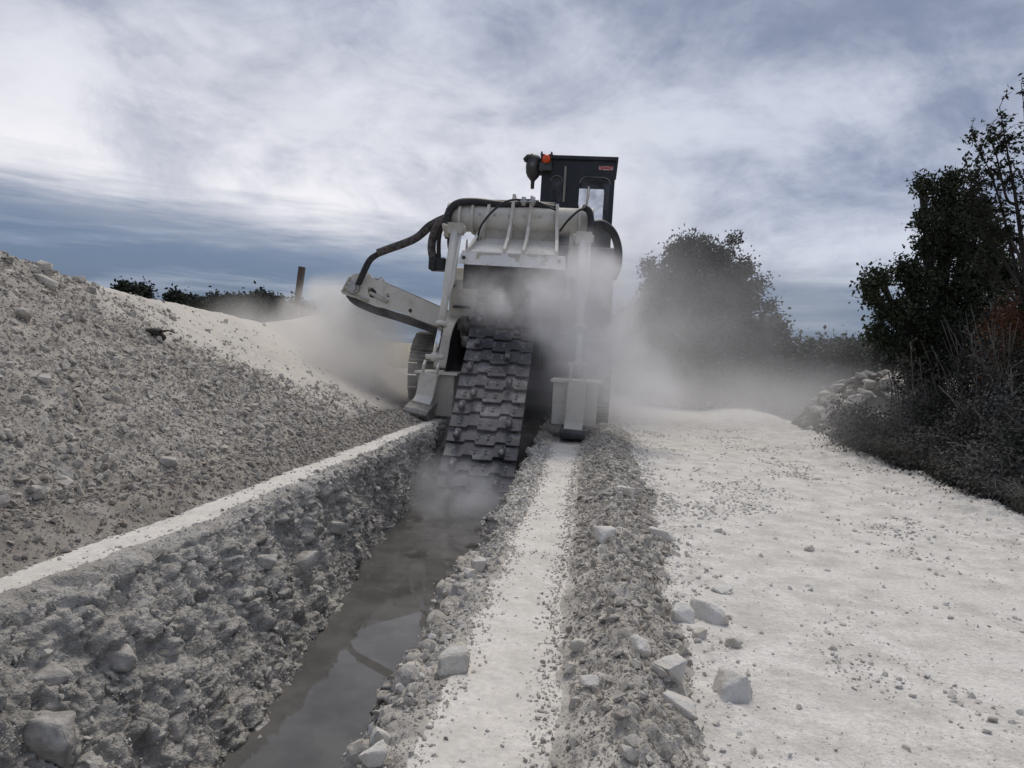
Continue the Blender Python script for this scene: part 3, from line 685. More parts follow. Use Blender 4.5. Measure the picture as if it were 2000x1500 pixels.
b = PB(); q = W(911, 490, 14.5); b.tube([q - Vector((0, 0, .1)), q + Vector((0, 0, .22))], [.03, .015], 8); b.build('pin', m_cream2, mach)

# digging boom and chain
CL = Vector((-1.76, 11.8, -.63)); CE = Vector((0, 3.1, 3.33)).normalized(); CN = Vector((0, -CE.z, CE.y)); CXV = Vector((1, 0, 0))
CM = Matrix(((CXV.x, CE.x, CN.x), (CXV.y, CE.y, CN.y), (CXV.z, CE.z, CN.z)))   # columns: across, along, outward
def ch(x, t, n): return CL + CXV * x + CE * t + CN * n
b = PB(); b.box((-.5, -1.1, -.62), (.5, 4.6, -.08), CM, CL); boom = b.build('digging_boom', m_body, mach, .02)
for sx in (-.56, .52):
    b = PB(); b.box((sx, -1.1, -.4), (sx + .04, 4.5, -.03), CM, CL); b.build('chain_rail', m_gstrip, boom)
for k in range(5):
    b = PB(); b.cyl(ch(-.58, .6 + k * .95, -.3), ch(.58, .6 + k * .95, -.3), .13, 14); b.build('roller', m_bolt, boom)
b = PB(); b.cyl(ch(-.6, 4.45, -.35), ch(.6, 4.45, -.35), .36, 18); chn = b.build('digging_chain', m_dark, mach)
b = PB(); b.cyl(ch(-.45, -1.2, -.3), ch(.45, -1.2, -.3), .3, 18); b.build('tail_sprocket', m_dark, chn)
edge = [(-.62, 0), (-.32, 0), (-.30, .052), (-.14, .052), (-.12, -.035), (.20, -.035), (.22, .045), (.38, .045), (.40, -.005), (.62, -.005)]
pl = MB(); top = [(x, t + .288) for x, t in reversed(edge)]; poly = edge + top; n = len(poly)
v0 = [(x, t, .062 - .16 * t) for x, t in poly]; v1 = [(x, t, .012 - .12 * t) for x, t in poly]
pl.add(v0 + v1, [tuple(range(n)), tuple(reversed(range(n, 2 * n)))] + [(i, i + n, (i + 1) % n + n, (i + 1) % n) for i in range(n)])
plate_me = pl.mesh('chain_plate', m_chain, .006)
pk = MB(); pk.box((-.05, -.05, 0), (.05, .07, .07)); pk.tube([(0, .07, .02), (0, -.06, .10), (0, -.10, .125)], [.05, .055, .05], 12); pk.ball((0, -.11, .13), .056, 10, 7); pick_me = pk.mesh('cutting_pick', m_bolt)
bolts = PB(); rngm = random.Random(4)
pickx = [-.40, .18, -.40, .34, -.42, .36, -.44, .40, -.46, -.30, .30, -.46, .2, -.4, .3, -.45, .1, .4]
k = 0; t = -1.05
while t < 4.7:
    gap = .07 if abs(t - .15) < .16 else 0
    if gap and k: t += .0
    o = link_mesh('chain_plate', plate_me, chn); Mx = CM.to_4x4(); Mx.translation = ch(rngm.uniform(-.008, .008), t, rngm.uniform(-.006, .008)) - O; o.matrix_local = Mx @ Matrix.Rotation(rngm.uniform(-.02, .03), 4, 'X')
    for bx_ in (-.46, -.09, .09, .46):
        for bt in (.10, .17):
            z0 = .062 - .16 * bt
            bolts.cyl(ch(bx_, t + bt, z0 - .01), ch(bx_, t + bt, z0 + .024), .024, 7)
    o = link_mesh('cutting_pick', pick_me, chn); Mx = CM.to_4x4(); Mx.translation = ch(pickx[k % len(pickx)], t + .16, .036) - O; o.matrix_local = Mx
    t += .306; k += 1
tag(bolts.build('bolts', m_bolt, chn), kind='stuff')
# rollers and brackets seen left of the chain head
b = PB(); b.cyl(W(905, 640, 14.9), W(925, 640, 14.9), .16, 14); b.cyl(W(903, 668, 14.6), W(918, 668, 14.6), .12, 14); b.box(W(900, 655, 14.8) , W(915, 618, 15.0)); b.build('chain_tensioner', m_trk, mach)

# crumber shoes with their cylinders, left and right
def crumber(top, gl, rodend, legtop, legbot, boxc, lean, right):
    o0 = PB(); d = (gl - top)
    o0.tube([top, top + d * .62, top + d * .7, gl], [.085, .085, .07, .075], 14); o0.tube([gl + d.normalized() * -.05, gl + d.normalized() * .03], .11, 16)
    cyl_ = o0.build('hydraulic_cylinder', m_cream, mach)
    b = PB(); b.tube([top + Vector((.11, .02, .1)), top + d * .55 + Vector((.1, -.02, 0)), top + d * .72 + Vector((.06, -.04, 0))], .035, 8); b.build('oil_pipe', m_cream, cyl_)
    b = PB(); b.tube([gl, rodend], .056, 16); b.build('rod', m_chrome, cyl_)
    b = PB(); b.ball(rodend, .09, 12, 8); b.cyl(rodend - Vector((.17, 0, 0)), rodend + Vector((.17, 0, 0)), .045, 10); b.build('rod_eye', m_cream, cyl_)
    b = PB(); b.box(top + Vector((-.14, -.08, -.05)), top + Vector((.16, .14, .16))); b.cyl(top + Vector((-.2, .03, .05)), top + Vector((.2, .03, .05)), .07, 12); b.build('top_bracket', m_cream2, cyl_)
    # leg: folded plate that leans with its cylinder and turns up into a toe
    Rl = Matrix.Rotation(lean, 3, 'Y'); P0 = Vector((legbot.x, 0, legbot.z))
    def L(x, y, z): return P0 + Rl @ Vector((x, 0, z)) + Vector((0, y, 0))
    h = legtop.z - legbot.z; w = .165; y0 = 13.42
    def pr(pts, xa, xb, bld):
        n_ = len(pts); bld.add([L(xa, y, z) for y, z in pts] + [L(xb, y, z) for y, z in pts], [tuple(range(n_)), tuple(reversed(range(n_, 2 * n_)))] + [(i, i + n_, (i + 1) % n_ + n_, (i + 1) % n_) for i in range(n_)])
    b = PB(); pr([(y0, h * .78), (y0, .12), (y0 - .14, .0), (y0 - .1, -.05), (y0 + .1, .02), (y0 + .2, h * .78)], -w, w, b); leg = b.build('shoe_leg', m_cream, mach, .012)
    for sx in (-w + .02, w - .05):
        b = PB(); pr([(y0 - .06, h * .98), (y0 - .03, h * .70), (y0 + .1, h * .70), (y0 + .1, h * 1.02), (y0 + .03, h * 1.1)], sx, sx + .035, b); b.build('clevis_plate', m_cream, leg)
    b = PB(); fz = -legbot.z + (.05 if right else .22)
    ft = [(y0 + .1, .02), (y0 - .12, -.02), (y0 - .42, fz + .20), (y0 - .46, fz + .12), (y0 - .36, fz + .03), (y0 - .05, fz - .04), (y0 + .8, fz - .05), (y0 + .8, fz + .1), (y0 + .25, .05)]
    pr(ft, -w - .06, w + .06, b); b.build('foot', m_dark if right else m_trk, leg, .015)
    b = PB()
    x0, x1 = boxc; zt_ = 1.03
    b.box((x0, 13.66, .25), (x1, 14.7, zt_)); bx_ = b.build('crumber_box', m_cream2 if not right else m_cream, mach, .015)
    b = PB(); b.box((x0 - .05, 13.58, zt_), (x1 + .06, 14.75, zt_ + .045)); b.build('box_lid', m_cream, bx_)
    return leg
legL = crumber(W(889, 452, 14.3), W(862, 634, 13.75), W(849, 697, 13.6), W(846, 712, 13.5), W(827, 785, 13.45), (-3.24, -2.54), math.radians(9), False)
legR = crumber(W(1139, 470, 14.3), W(1133, 640, 13.75), W(1128, 712, 13.6), W(1126, 722, 13.5), W(1119, 838, 13.45), (-.70, .12), math.radians(1.5), True)

# discharge conveyor at the left
CY = 15.42
def cpoly(pts): return [(W(px, py, CY).x, W(px, py, CY).z) for px, py in pts]
outl = cpoly([(668, 572), (684, 541), (690, 535), (706, 533), (735, 546), (800, 574), (862, 602), (905, 622), (905, 662), (862, 641), (815, 624), (775, 607), (758, 604), (735, 599), (700, 585)])
slot = cpoly([(718, 561), (727, 562), (734, 568), (736, 576), (730, 582), (722, 580), (719, 572)])
def disc(px, py, r): q = W(px, py, CY); return [(q.x + r * math.cos(a * math.pi / 8), q.z + r * math.sin(a * math.pi / 8)) for a in range(16)]
conv = plate2d('conveyor', outl, [slot, disc(757.5, 576.5, .045), disc(801, 607, .045)], 1, CY, CY + .05, m_cream, mach)
plate2d('side_plate', outl, [], 1, CY + 1.05, CY + 1.1, m_cream2, conv)
b = PB(); ia, ib = W(690, 545, CY), W(905, 640, CY)
pth = [W(*q, CY) for q in ((685, 560), (758, 578), (905, 640))]
for q0, q1 in zip(pth[:-1], pth[1:]): b.add([q0 + Vector((0, .3, 0)), q1 + Vector((0, .3, 0)), q1 + Vector((0, 1.05, 0)), q0 + Vector((0, 1.05, 0)), q0 + Vector((0, .3, -.1)), q1 + Vector((0, .3, -.1)), q1 + Vector((0, 1.05, -.1)), q0 + Vector((0, 1.05, -.1))], [(0, 1, 2, 3), (7, 6, 5, 4), (0, 4, 5, 1), (1, 5, 6, 2), (2, 6, 7, 3), (3, 7, 4, 0)])
b.box((ia.x, CY + .22, ia.z - .3), (ia.x + .5, CY + .3, ia.z + .05)); b.build('inner_frame', m_dark, conv)
bl = arc([W(*q, CY) for q in ((676, 574), (692, 590), (730, 607), (775, 621), (830, 640), (905, 672))], 6)
b = PB()
for q0, q1 in zip(bl[:-1], bl[1:]):
    y0_, y1_ = Vector((0, .06, 0)), Vector((0, 1.04, 0)); dn = Vector((0, 0, -.05)); up_ = Vector((.0, 0, .09))
    b.add([q0 + y0_ + up_, q1 + y0_ + up_, q1 + y1_ + up_, q0 + y1_ + up_, q0 + y0_ + dn, q1 + y0_ + dn, q1 + y1_ + dn, q0 + y1_ + dn], [(0, 1, 2, 3), (7, 6, 5, 4), (0, 4, 5, 1), (1, 5, 6, 2), (2, 6, 7, 3), (3, 7, 4, 0)])
belt = b.build('belt', m_belt, conv)
b = PB()
for i in range(64):
    f_ = i / 63 * (len(bl) - 1); i0 = min(int(f_), len(bl) - 2); q = bl[i0].lerp(bl[i0 + 1], f_ - i0)
    b.box(q + Vector((-.008, .035, -.065)), q + Vector((.008, 1.06, .08)))
tag(b.build('belt_cleats', m_belt, belt), kind='stuff')
for px, py, r in ((717, 543, .10), (745, 548, .07)):
    q = W(px, py, CY + .2); plate2d('lifting_eye', [(q.x + r * math.cos(a * math.pi / 8), q.z + 1.1 * r * math.sin(a * math.pi / 8)) for a in range(9)] + [(q.x - r, q.z - .2), (q.x + r, q.z - .25)], [[(q.x + r * .4 * math.cos(a * math.pi / 5), q.z + .02 + r * .45 * math.sin(a * math.pi / 5)) for a in range(10)]], 1, CY + .18, CY + .22, m_cream, conv)
q = W(693, 563, CY); b = PB(); b.cyl(q + Vector((0, -.12, 0)), q + Vector((0, .02, 0)), .12, 18); b.cyl(q + Vector((0, -.18, 0)), q + Vector((0, -.1, 0)), .07, 14)
for k in range(6): b.cyl(q + Vector((.1 * math.cos(k), -.14, .1 * math.sin(k))), q + Vector((.1 * math.cos(k), -.1, .1 * math.sin(k))), .02, 6)
b.build('belt_motor', m_fit, conv)
q0, q1 = W(670, 571, CY), W(720, 588, CY); q2 = W(686, 541, CY)
b = PB(); b.tube([q0 + Vector((0, -.03, 0)), q1 + Vector((0, -.03, 0))], .035, 6); b.tube([q0 + Vector((-.02, -.03, 0)), q2 + Vector((-.02, -.03, 0))], .025, 6); b.tube([W(722, 571, CY - .03), W(757, 590, CY - .03)], .04, 8)
for px, py in ((681, 552), (677, 560), (684, 566)): q = W(px, py, CY - .02); b.box(q - Vector((.04, .02, .04)), q + Vector((.04, .05, .03)))
b.build('end_bracket', m_cream2, conv)

# cab
ZB, ZT, XA, XB, CYR, CYF = 3.86, 5.9, -1.43, .22, 17.0, 18.7
def cz(px, py, Y): q = W(px, py, Y); return q.x, q.z
wl = rrect(cz(1073, 396, CYR)[0], cz(1073, 398, CYR)[1], cz(1096, 396, CYR)[0], cz(1085, 343, CYR)[1], .13)
wr = rrect(cz(1127, 437, CYR)[0], cz(1150, 437, CYR)[1], cz(1187, 437, CYR)[0], cz(1155, 346, CYR)[1], .16, rb=.04)
tx = .03
cab = plate2d('cab', [(XA, ZB), (XB, ZB), (XB, ZT), (XA, ZT)], [wl, wr], 1, CYR, CYR + .05, m_cab, mach)
fo = rrect(cz(1121, 432, CYF)[0], cz(1150, 436, CYF)[1], cz(1176, 432, CYF)[0], cz(1150, 369, CYF)[1], .04)
plate2d('front_wall', [(XA, ZB), (XB, ZB), (XB, ZT), (XA, ZT)], [fo], 1, CYF - .05, CYF, m_cab, cab)
b = PB(); b.box((XA, CYR + .052, ZB), (XA + .05, CYF - .052, ZT)); b.build('side_wall', m_cab, cab)
b = PB(); b.box((XB - .05, CYR + .052, ZB), (XB, CYF - .052, ZT)); b.build('side_wall', m_cab, cab)
b = PB(); b.box((XA - .03, CYR - .06, ZT), (XB + .05, CYF + .1, ZT + .09)); b.build('roof', m_cab, cab, .01)
b = PB(); b.box((XA + .05, CYR + .06, ZB), (XB - .05, CYF - .06, ZB + .3)); b.build('cab_floor', m_cab, cab)
for nm, lp in (('window_frame', wl), ('window_frame', wr)):
    b = PB(); b.tube([(x, CYR - .004, z) for x, z in lp[:14]], .012, 6); fr = b.build(nm, m_gstrip if False else m_body, cab)
    xs = [q[0] for q in lp]; zs = [q[1] for q in lp]; b = PB(); b.box((min(xs), CYR + .02, min(zs)), (max(xs), CYR + .026, max(zs))); b.build('window_pane', m_glass, fr)
sx_, sz_ = cz(1122, 405, CYR + .8)
b = PB(); b.prism([(sx_ - .35, ZB + .3), (sx_ - .35, sz_ + .3), (sx_ - .2, sz_ + .48), (sx_ - .02, sz_ + .4), (sx_ + .08, sz_ + .1), (sx_ + .12, sz_ - .1), (sx_ + .1, ZB + .3)], 1, CYR + .7, CYR + .9); b.build('driver_seat', m_black, cab, .03)
p0, p1 = W(1105, 325, CYR - .02), W(1101, 395, CYR - .02)
b = PB(); b.box((p0.x - .025, CYR - .05, p1.z), (p0.x + .025, CYR - .003, p0.z)); b.build('wiper_strip', m_gstrip, cab)
s0, s1 = W(1170, 324, CYR - .01), W(1197, 334, CYR - .01)
b = PB(); b.box((s0.x, CYR - .012, s1.z + .012), (s1.x, CYR - .004, s0.z)); stk = b.build('warning_sticker', m_red, cab)
b = PB(); w_, h_ = s1.x - s0.x, s0.z - s1.z - .012; yb = CYR - .0145
def bar(u0, v0, u1, v1): b.box((s0.x + w_ * u0, yb, s1.z + .012 + h_ * v0), (s0.x + w_ * u1, yb + .0015, s1.z + .012 + h_ * v1))
bar(.0, .15, .03, .95); bar(.97, .1, 1., .9); bar(.05, .2, .14, .38); bar(.84, .22, .92, .42); bar(.28, .03, .74, .2)
for u in (.32, .40, .48, .56, .64): bar(u, .86, u + .045, .98)
for u in (.14, .22, .30, .62, .70, .78): bar(u, .62, u + .03, .72)
b.build('sticker_print', m_print, stk)
q = W(1067, 311, CYR - .14)
b = PB(); b.ball(q, .098, 14, 9, 1.15); bc = b.build('beacon', m_amber, cab)
b = PB(); b.box((q.x - .14, CYR - .2, q.z - .26), (q.x + .13, CYR - .06, q.z - .09)); b.box((q.x - .13, CYR - .1, q.z - .2), (q.x + .13, CYR - .06, q.z + .13))
for dx in (-.11, .11): b.cyl((q.x + dx, CYR - .12, q.z), (q.x + dx, CYR - .12, q.z + .17), .022, 8); b.box((q.x + dx - .035, CYR - .15, q.z + .10), (q.x + dx + .035, CYR - .09, q.z + .125))
b.build('beacon_bracket', m_black, bc, .01)
q = W(1042, 328, CYR + .1)
b = PB(); prof = [(.30, .06), (.26, .13), (.17, .17), (.02, .18), (-.12, .165), (-.2, .13), (-.27, .07), (-.3, .045), (-.47, .04)]
b.tube([q + Vector((0, 0, z)) for z, r in prof], [r for z, r in prof], 16)
b.tube([q + Vector((-.02, -.02, .24)), q + Vector((-.14, -.04, .2)), q + Vector((-.22, -.05, .15))], [.1, .09, .05], 10); b.box(q + Vector((.1, -.05, -.16)), q + Vector((.3, .05, .12)))
lm = b.build('work_lamp', m_black, cab)
b = PB(); b.cyl(q + Vector((-.02, -.185, .05)), q + Vector((-.02, -.16, .05)), .055, 14); b.build('lamp_lens', m_body, lm)

# hoses
def hose(pts, r, mat=m_rubber, name='hose'):
    p = arc([W(*q) for q in pts], 8); b = PB(); b.tube(p, r, 9); return b.build(name, mat, mach)
hose([(1085, 408, 14.9), (1040, 400, 14.9), (985, 400, 14.85), (930, 394, 14.8), (897, 396, 14.75), (879, 410, 14.7), (872, 435, 14.7), (876, 465, 14.7)], .075)
hose([(1085, 402, 15.1), (1030, 398, 15.1), (960, 396, 15.0), (905, 400, 14.9), (884, 412, 14.85), (868, 428, 14.85), (840, 438, 15.0), (815, 462, 15.2)], .06)
hose([(872, 425, 14.8), (845, 438, 15.0), (815, 463, 15.2), (790, 475, 15.2), (762, 485, 15.2), (738, 494, 15.2)], .085, m_sleeve, 'hose_sleeve')
hose([(744, 491, 15.2), (722, 505, 15.2), (709, 528, 15.25), (697, 556, 15.3)], .04)
hose([(746, 494, 15.2), (726, 508, 15.2), (714, 530, 15.25), (702, 556, 15.3)], .04)
hose([(872, 428, 14.75), (856, 440, 14.8), (846, 462, 14.85), (843, 485, 14.9), (846, 506, 14.9)], .085, m_sleeve)
hose([(876, 436, 14.7), (862, 448, 14.8), (857, 470, 14.85), (857, 506, 14.9)], .045)
hose([(880, 440, 14.65), (876, 470, 14.6), (880, 500, 14.6), (884, 520, 14.6)], .03)
b = PB(); q0, q1 = W(838, 527, 14.9), W(871, 504, 14.9); b.box((q0.x, 14.8, q0.z), (q1.x, 15.2, q1.z)); b.cyl((q0.x + .15, 14.95, q1.z - .02), (q0.x + .15, 14.95, q1.z + .08), .07, 10); b.box((q0.x + .05, 14.77, q0.z - .03), (q1.x - .18, 14.9, q0.z + .2)); b.build('valve_block', m_rubber, mach, .02)
hose([(932, 470, 14.5), (938, 445, 14.4), (955, 420, 14.35), (980, 398, 14.4), (1003, 390, 14.5), (1022, 391, 14.6), (1040, 391, 14.6), (1058, 398, 14.6), (1085, 410, 14.7)], .022)
hose([(1093, 452, 14.4), (1108, 432, 14.35), (1128, 413, 14.4), (1143, 404, 14.5), (1148, 385, 14.8), (1150, 366, 15.2)], .022)
hose([(1138, 404, 14.6), (1150, 412, 14.6), (1154, 430, 14.6), (1151, 455, 14.6), (1143, 472, 14.6)], .065)
hose([(1158, 438, 15.2), (1178, 438, 15.3), (1197, 455, 15.4), (1207, 485, 15.5), (1206, 520, 15.5), (1196, 545, 15.5)], .085)
b = PB()
for px in (1023, 1041): q = W(px, 391, 14.62); b.cyl(q - Vector((0, 0, .1)), q + Vector((0, 0, .06)), .045, 10); b.box(q + Vector((-.06, -.06, -.05)), q + Vector((.06, .06, 0)))
q = W(1023, 391, 14.62); b.cyl(q - Vector((.12, 0, .01)), q + Vector((.3, 0, -.01)), .03, 10); b.build('hose_fitting', m_fit, mach)
b = PB(); q = W(883, 455, 14.45); rr_ = random.Random(3)
for k in range(7): o_ = Vector((rr_.uniform(-.14, .14), rr_.uniform(-.1, .1), rr_.uniform(-.12, .12))); b.cyl(q + o_ - Vector((0, .05, .06)), q + o_ + Vector((rr_.uniform(-.05, .05), -.05, .07)), rr_.uniform(.03, .05), 8)
b.build('hose_fitting', m_cream2, mach)

# ------------------------------------------------------------------ plants
def leaf_quads(c, size, rng, lean=(0, 0, 0), aspect=.55):
    """one small folded leaf per centre"""
    n = len(c); d = rng.normal(size=(n, 3)) + np.array(lean); d /= np.linalg.norm(d, axis=1)[:, None]
    s = np.cross(d, rng.normal(size=(n, 3))); s /= np.linalg.norm(s, axis=1)[:, None]; u = np.cross(d, s)
    L = (size * rng.uniform(.65, 1.3, n))[:, None]; w = L * aspect * .5
    v = np.stack([c, c + d * L * .55 + s * w + u * L * .08, c + d * L, c + d * L * .55 - s * w + u * L * .08], 1).reshape(-1, 3)
    return v, np.arange(4 * n).reshape(n, 4)
def clump_points(rng, c, r, nclump, nleaf, spread, hollow=.45):
    d = rng.normal(size=(nclump, 3)); d /= np.linalg.norm(d, axis=1)[:, None]
    rad = (hollow + (1 - hollow) * rng.random(nclump) ** .6) * rng.uniform(.85, 1.1, nclump)
    k = np.array(c) + d * rad[:, None] * np.array(r)
    return (k[:, None] + rng.normal(size=(nclump, nleaf, 3)) * spread * rng.uniform(.6, 1.3, (nclump, 1, 1))).reshape(-1, 3), k
def tree(name, label, cat, base, lobes, leaf, mat, seed, dens=1.0, nleaf=12, trunk_r=.16, group=None, spread=.13, twigs=True, hol=.45):
    """lobes: (centre, radius) in world metres; trunk forks to each lobe"""
    rng = np.random.default_rng(seed); base = Vector(base); root = tag(empty(name, base), label, cat, group)
    pts = []; tips = []
    for c, r in lobes:
        rr = r if isinstance(r, (tuple, list)) else (r, r * .95, r * .85); rr = [q * rng.uniform(.8, 1.15) for q in rr]; m = max(6, int(dens * 150 * (rr[0] / .6) ** 1.6))
        p, k = clump_points(rng, c, rr, m, nleaf, spread, hol); pts.append(p); tips.append((Vector(c), k))
    v, f = leaf_quads(np.concatenate(pts) - np.array(base), leaf, rng)
    link_mesh('crown', np_mesh('crown', v, f, mat), root)
    b = MB(base); top = Vector(np.mean([np.array(c) for c, r in lobes], axis=0)); fork = base.lerp(Vector((top.x, top.y, top.z)), .45)
    b.tube(arc([base - Vector((0, 0, .15)), base.lerp(fork, .5) + Vector((.04, .03, 0)), fork], 4), [trunk_r * (1.15 - .5 * i / 8) for i in range(9)], 9)
    for c, k in tips:
        e = fork.lerp(c, .85); q = arc([fork, fork.lerp(e, .5) + Vector((0, 0, .12 * (e - fork).length)), e], 3); b.tube(q, [trunk_r * (.5 - .38 * i / 6) for i in range(7)], 6, cap=False)
        if twigs:
            for t in k[:: max(1, len(k) // 9)]: b.tube([e.lerp(fork, .3), e.lerp(Vector(t), .5) + Vector((0, 0, .05)), Vector(t)], [trunk_r * .13, trunk_r * .09, trunk_r * .05], 4, cap=False)
    b.build('trunk', m_bark, root); return root
def plobes(lst): return [(np.array(at_y(px, py, Y)), rp * Y / F) for px, py, Y, rp in lst]

# big dark oak on the right
oak_l = plobes([(1838, 372, 15.4, 36), (1800, 362, 15.2, 22), (1865, 400, 15.6, 50), (1812, 428, 15.0, 34), (1848, 455, 15.4, 55), (1910, 470, 16, 60), (1765, 528, 14.8, 32), (1712, 545, 14.6, 30), (1694, 555, 14.5, 16), (1790, 560, 15, 50), (1850, 545, 15.4, 75), (1745, 610, 14.8, 38), (1712, 648, 14.7, 26), (1785, 630, 15.2, 55), (1850, 640, 15.4, 75), (1920, 570, 15.8, 80), (1960, 640, 16, 80), (1900, 690, 15.6, 70), (1975, 540, 16, 55), (1815, 690, 15.2, 50), (1740, 665, 14.9, 30), (1865, 350, 15.5, 26), (1895, 425, 15.8, 40), (1930, 520, 16, 60), (1700, 580, 14.7, 24), (1812, 480, 15.1, 34)])
tree('oak_tree', 'tall dark oak with dense crown reaching over the brambles by the road', 'tree', (6.9, 15.6, -.2), [(c, r * .86) for c, r in oak_l], .08, m_oak, 11, dens=1.1, nleaf=16, trunk_r=.2, spread=.075, hol=.3)
# slim windblown tree at the edge of the picture
rng = np.random.default_rng(5); sb = Vector((W(2035, 900, 12.2).x, 12.2, -.2)); slim = tag(empty('slim_tree', sb), 'thin loosely leaved tree with bare windblown twigs above the oak', 'tree')
b = MB(sb); lp = []
mains = [[(2030, 900), (2015, 700), (1990, 560), (1962, 430), (1935, 340), (1897, 262)], [(2015, 700), (2000, 520), (1985, 400), (1968, 300), (1952, 208)], [(2020, 760), (2025, 560), (2015, 400), (2005, 290), (1997, 178)], [(1990, 560), (1955, 500), (1925, 450), (1905, 400), (1888, 322)], [(1996, 600), (1960, 560), (1930, 530), (1912, 505)], [(1962, 430), (1940, 420), (1915, 380), (1905, 345)], [(2025, 620), (2050, 500), (2060, 380), (2050, 280)], [(1985, 400), (1965, 385), (1945, 300), (1930, 270)], [(2000, 520), (1975, 470), (1955, 455), (1930, 440)], [(2010, 480), (2030, 400), (2030, 330), (2025, 240)]]
for mi, mm in enumerate(mains):
    pts = arc([W(px, py, 12.2 + .25 * math.sin(mi * 2.1 + i * .5)) for i, (px, py) in enumerate(mm)], 5); n_ = len(pts); r0 = .055 if mi < 3 else .03
    b.tube(pts, [max(.006, r0 * (1 - i / n_) ** 1.1) for i in range(n_)], 5, cap=False)
    for k in range(44 if mi < 4 else 28):
        t = rng.uniform(.3, 1); i = min(int(t * (n_ - 1)), n_ - 2); p = pts[i].lerp(pts[i + 1], rng.random()); d = (pts[i + 1] - pts[i]).normalized()
        d = (d + Vector(rng.normal(size=3)) * .75 + Vector((.12, 0, .1))).normalized(); ln = rng.uniform(.15, .5) * (1.1 - .5 * t)
        q = [p, p + d * ln * .5 + Vector((0, 0, .02)), p + d * ln + Vector((.05, 0, -.02))]; b.tube(q, [.007, .005, .003], 3, cap=False)
        for _ in range(int(rng.integers(9, 18))):
            s_ = rng.uniform(.2, 1.05); lp.append(np.array(p + d * ln * s_) + rng.normal(size=3) * .02)
b.build('trunk', m_bark, slim); v, f = leaf_quads(np.array(lp) - np.array(sb), .078, rng, lean=(.9, 0, -.5), aspect=.42); link_mesh('crown', np_mesh('crown', v, f, m_slim), slim)

# round tree standing in the dust and the shrubs at its foot
mt = plobes([(1368, 505, 32, 42), (1335, 515, 32, 38), (1300, 545, 31.5, 36), (1405, 510, 32, 40), (1440, 540, 32, 42), (1472, 560, 31.8, 30), (1485, 590, 31.8, 22), (1370, 560, 32, 70), (1425, 585, 32, 55), (1285, 575, 31.6, 26), (1500, 555, 32, 16), (1360, 478, 32, 22), (1392, 474, 32, 18), (1335, 488, 32, 18), (1430, 498, 32, 24), (1468, 525, 32, 24), (1262, 608, 31.5, 30), (1518, 600, 31.8, 16), (1450, 470, 32, 14), (1280, 520, 31.8, 16), (1310, 590, 32, 55), (1450, 610, 32, 40), (1350, 620, 32, 70), (1420, 640, 32, 60)])
tree('round_tree', 'round crowned tree standing in the dust cloud beside the machine', 'tree', (4.6, 32, 0), [(c - np.array([.32, 0, 0]), r * .80) for c, r in mt], .15, m_dtree, 12, dens=.62, nleaf=12, trunk_r=.28, spread=.17, twigs=False, hol=.3)
def bush(name, label, px, py, Y, rp, mat, seed, flat=.8, leaf=.06, dens=1.0, stems=10, cat='bush', group=None, spread=.09, ns=3):
    rng = np.random.default_rng(seed); c = np.array(at_y(px, py, Y)); r = rp * Y / F; gz = ground_z(c[0], c[1]) if Y < 38 else 0.0
    base = Vector((c[0], c[1], gz)); root = tag(empty(name, base), label, cat, group)
    pts = []; h = max(c[2] - gz, .15)
    m = int(dens * 170 * (r / .5) ** 1.3)
    for k in range(ns + 1):
        o_ = rng.normal(size=3) * r * .35 * (k > 0); z = c[2] + o_[2] * .6
        p, q = clump_points(rng, (c[0] + o_[0], c[1] + o_[1], z), (r * .8, r * .8, r * flat * .8), m // (ns + 1), 11, spread, .3); pts.append(p)
    if h > r * .5:
        zz = rng.uniform(gz, c[2], m); p = np.stack([c[0] + rng.normal(size=m) * r * .6, c[1] + rng.normal(size=m) * r * .5, zz], 1); pts.append((p[:, None] + rng.normal(size=(len(p), 9, 3)) * spread).reshape(-1, 3))
    v, f = leaf_quads(np.concatenate(pts) - np.array(base), leaf, rng); link_mesh('foliage', np_mesh('foliage', v, f, mat), root)
    if stems:
        b = MB(base)
        for k in range(stems):
            a = rng.uniform(0, 6.28); ro = r * rng.uniform(.7, 1.35); tz = c[2] + r * flat * rng.uniform(-.2, 1.15)
            p0 = base + Vector((rng.normal() * r * .3, rng.normal() * r * .3, 0)); p2 = Vector((c[0] + math.cos(a) * ro, c[1] + math.sin(a) * ro, tz - r * .15)); p1 = p0.lerp(p2, .55) + Vector((0, 0, r * .55))
            b.tube(arc([p0, p1, p2], 4), [.007 * max(1, Y / 12)] * 8 + [.004], 4, cap=False)
        tag(b.build('stems', m_stem, root), kind='stuff')
    return root
for i, (px, py, Y, rp, lb) in enumerate([(1240, 650, 31, 56, 'dusty shrub nearest to the machine crawler under the round tree'), (1292, 655, 30, 60, 'broad dusty shrub left of the round tree trunk'), (1365, 670, 29.5, 60, 'dusty shrub in front of the round tree trunk'), (1440, 662, 30, 58, 'dusty shrub right of the round tree trunk'), (1496, 655, 30.5, 40, 'tall dusty shrub at the outer foot of the round tree')]):
    bush('dusty_shrub', lb, px, py, Y, rp, m_dtree, 40 + i, leaf=.17, stems=0, dens=1.1, spread=.2)
for i, (px, py, Y, rp, lb) in enumerate([(1295, 712, 25, 34, 'low dark bush nearest to the machine beyond the road end'), (1352, 722, 24.5, 34, 'low dark bush in front of the round tree'), (1412, 730, 25, 34, 'low dark bush below the outer side of the round tree'), (1475, 735, 25, 34, 'first of three low dark bushes in the dust beyond the road'), (1540, 735, 25, 36, 'second of three low dark bushes in the dust beyond the road'), (1600, 725, 24, 38, 'low dark bush beside the pale rock pile'), (1655, 705, 23, 36, 'dark bush rising behind the pale rock pile')]):
    bush('low_bush', lb, px, py, Y, rp, m_dtree, 50 + i, leaf=.12, stems=0, dens=1.2, spread=.15)
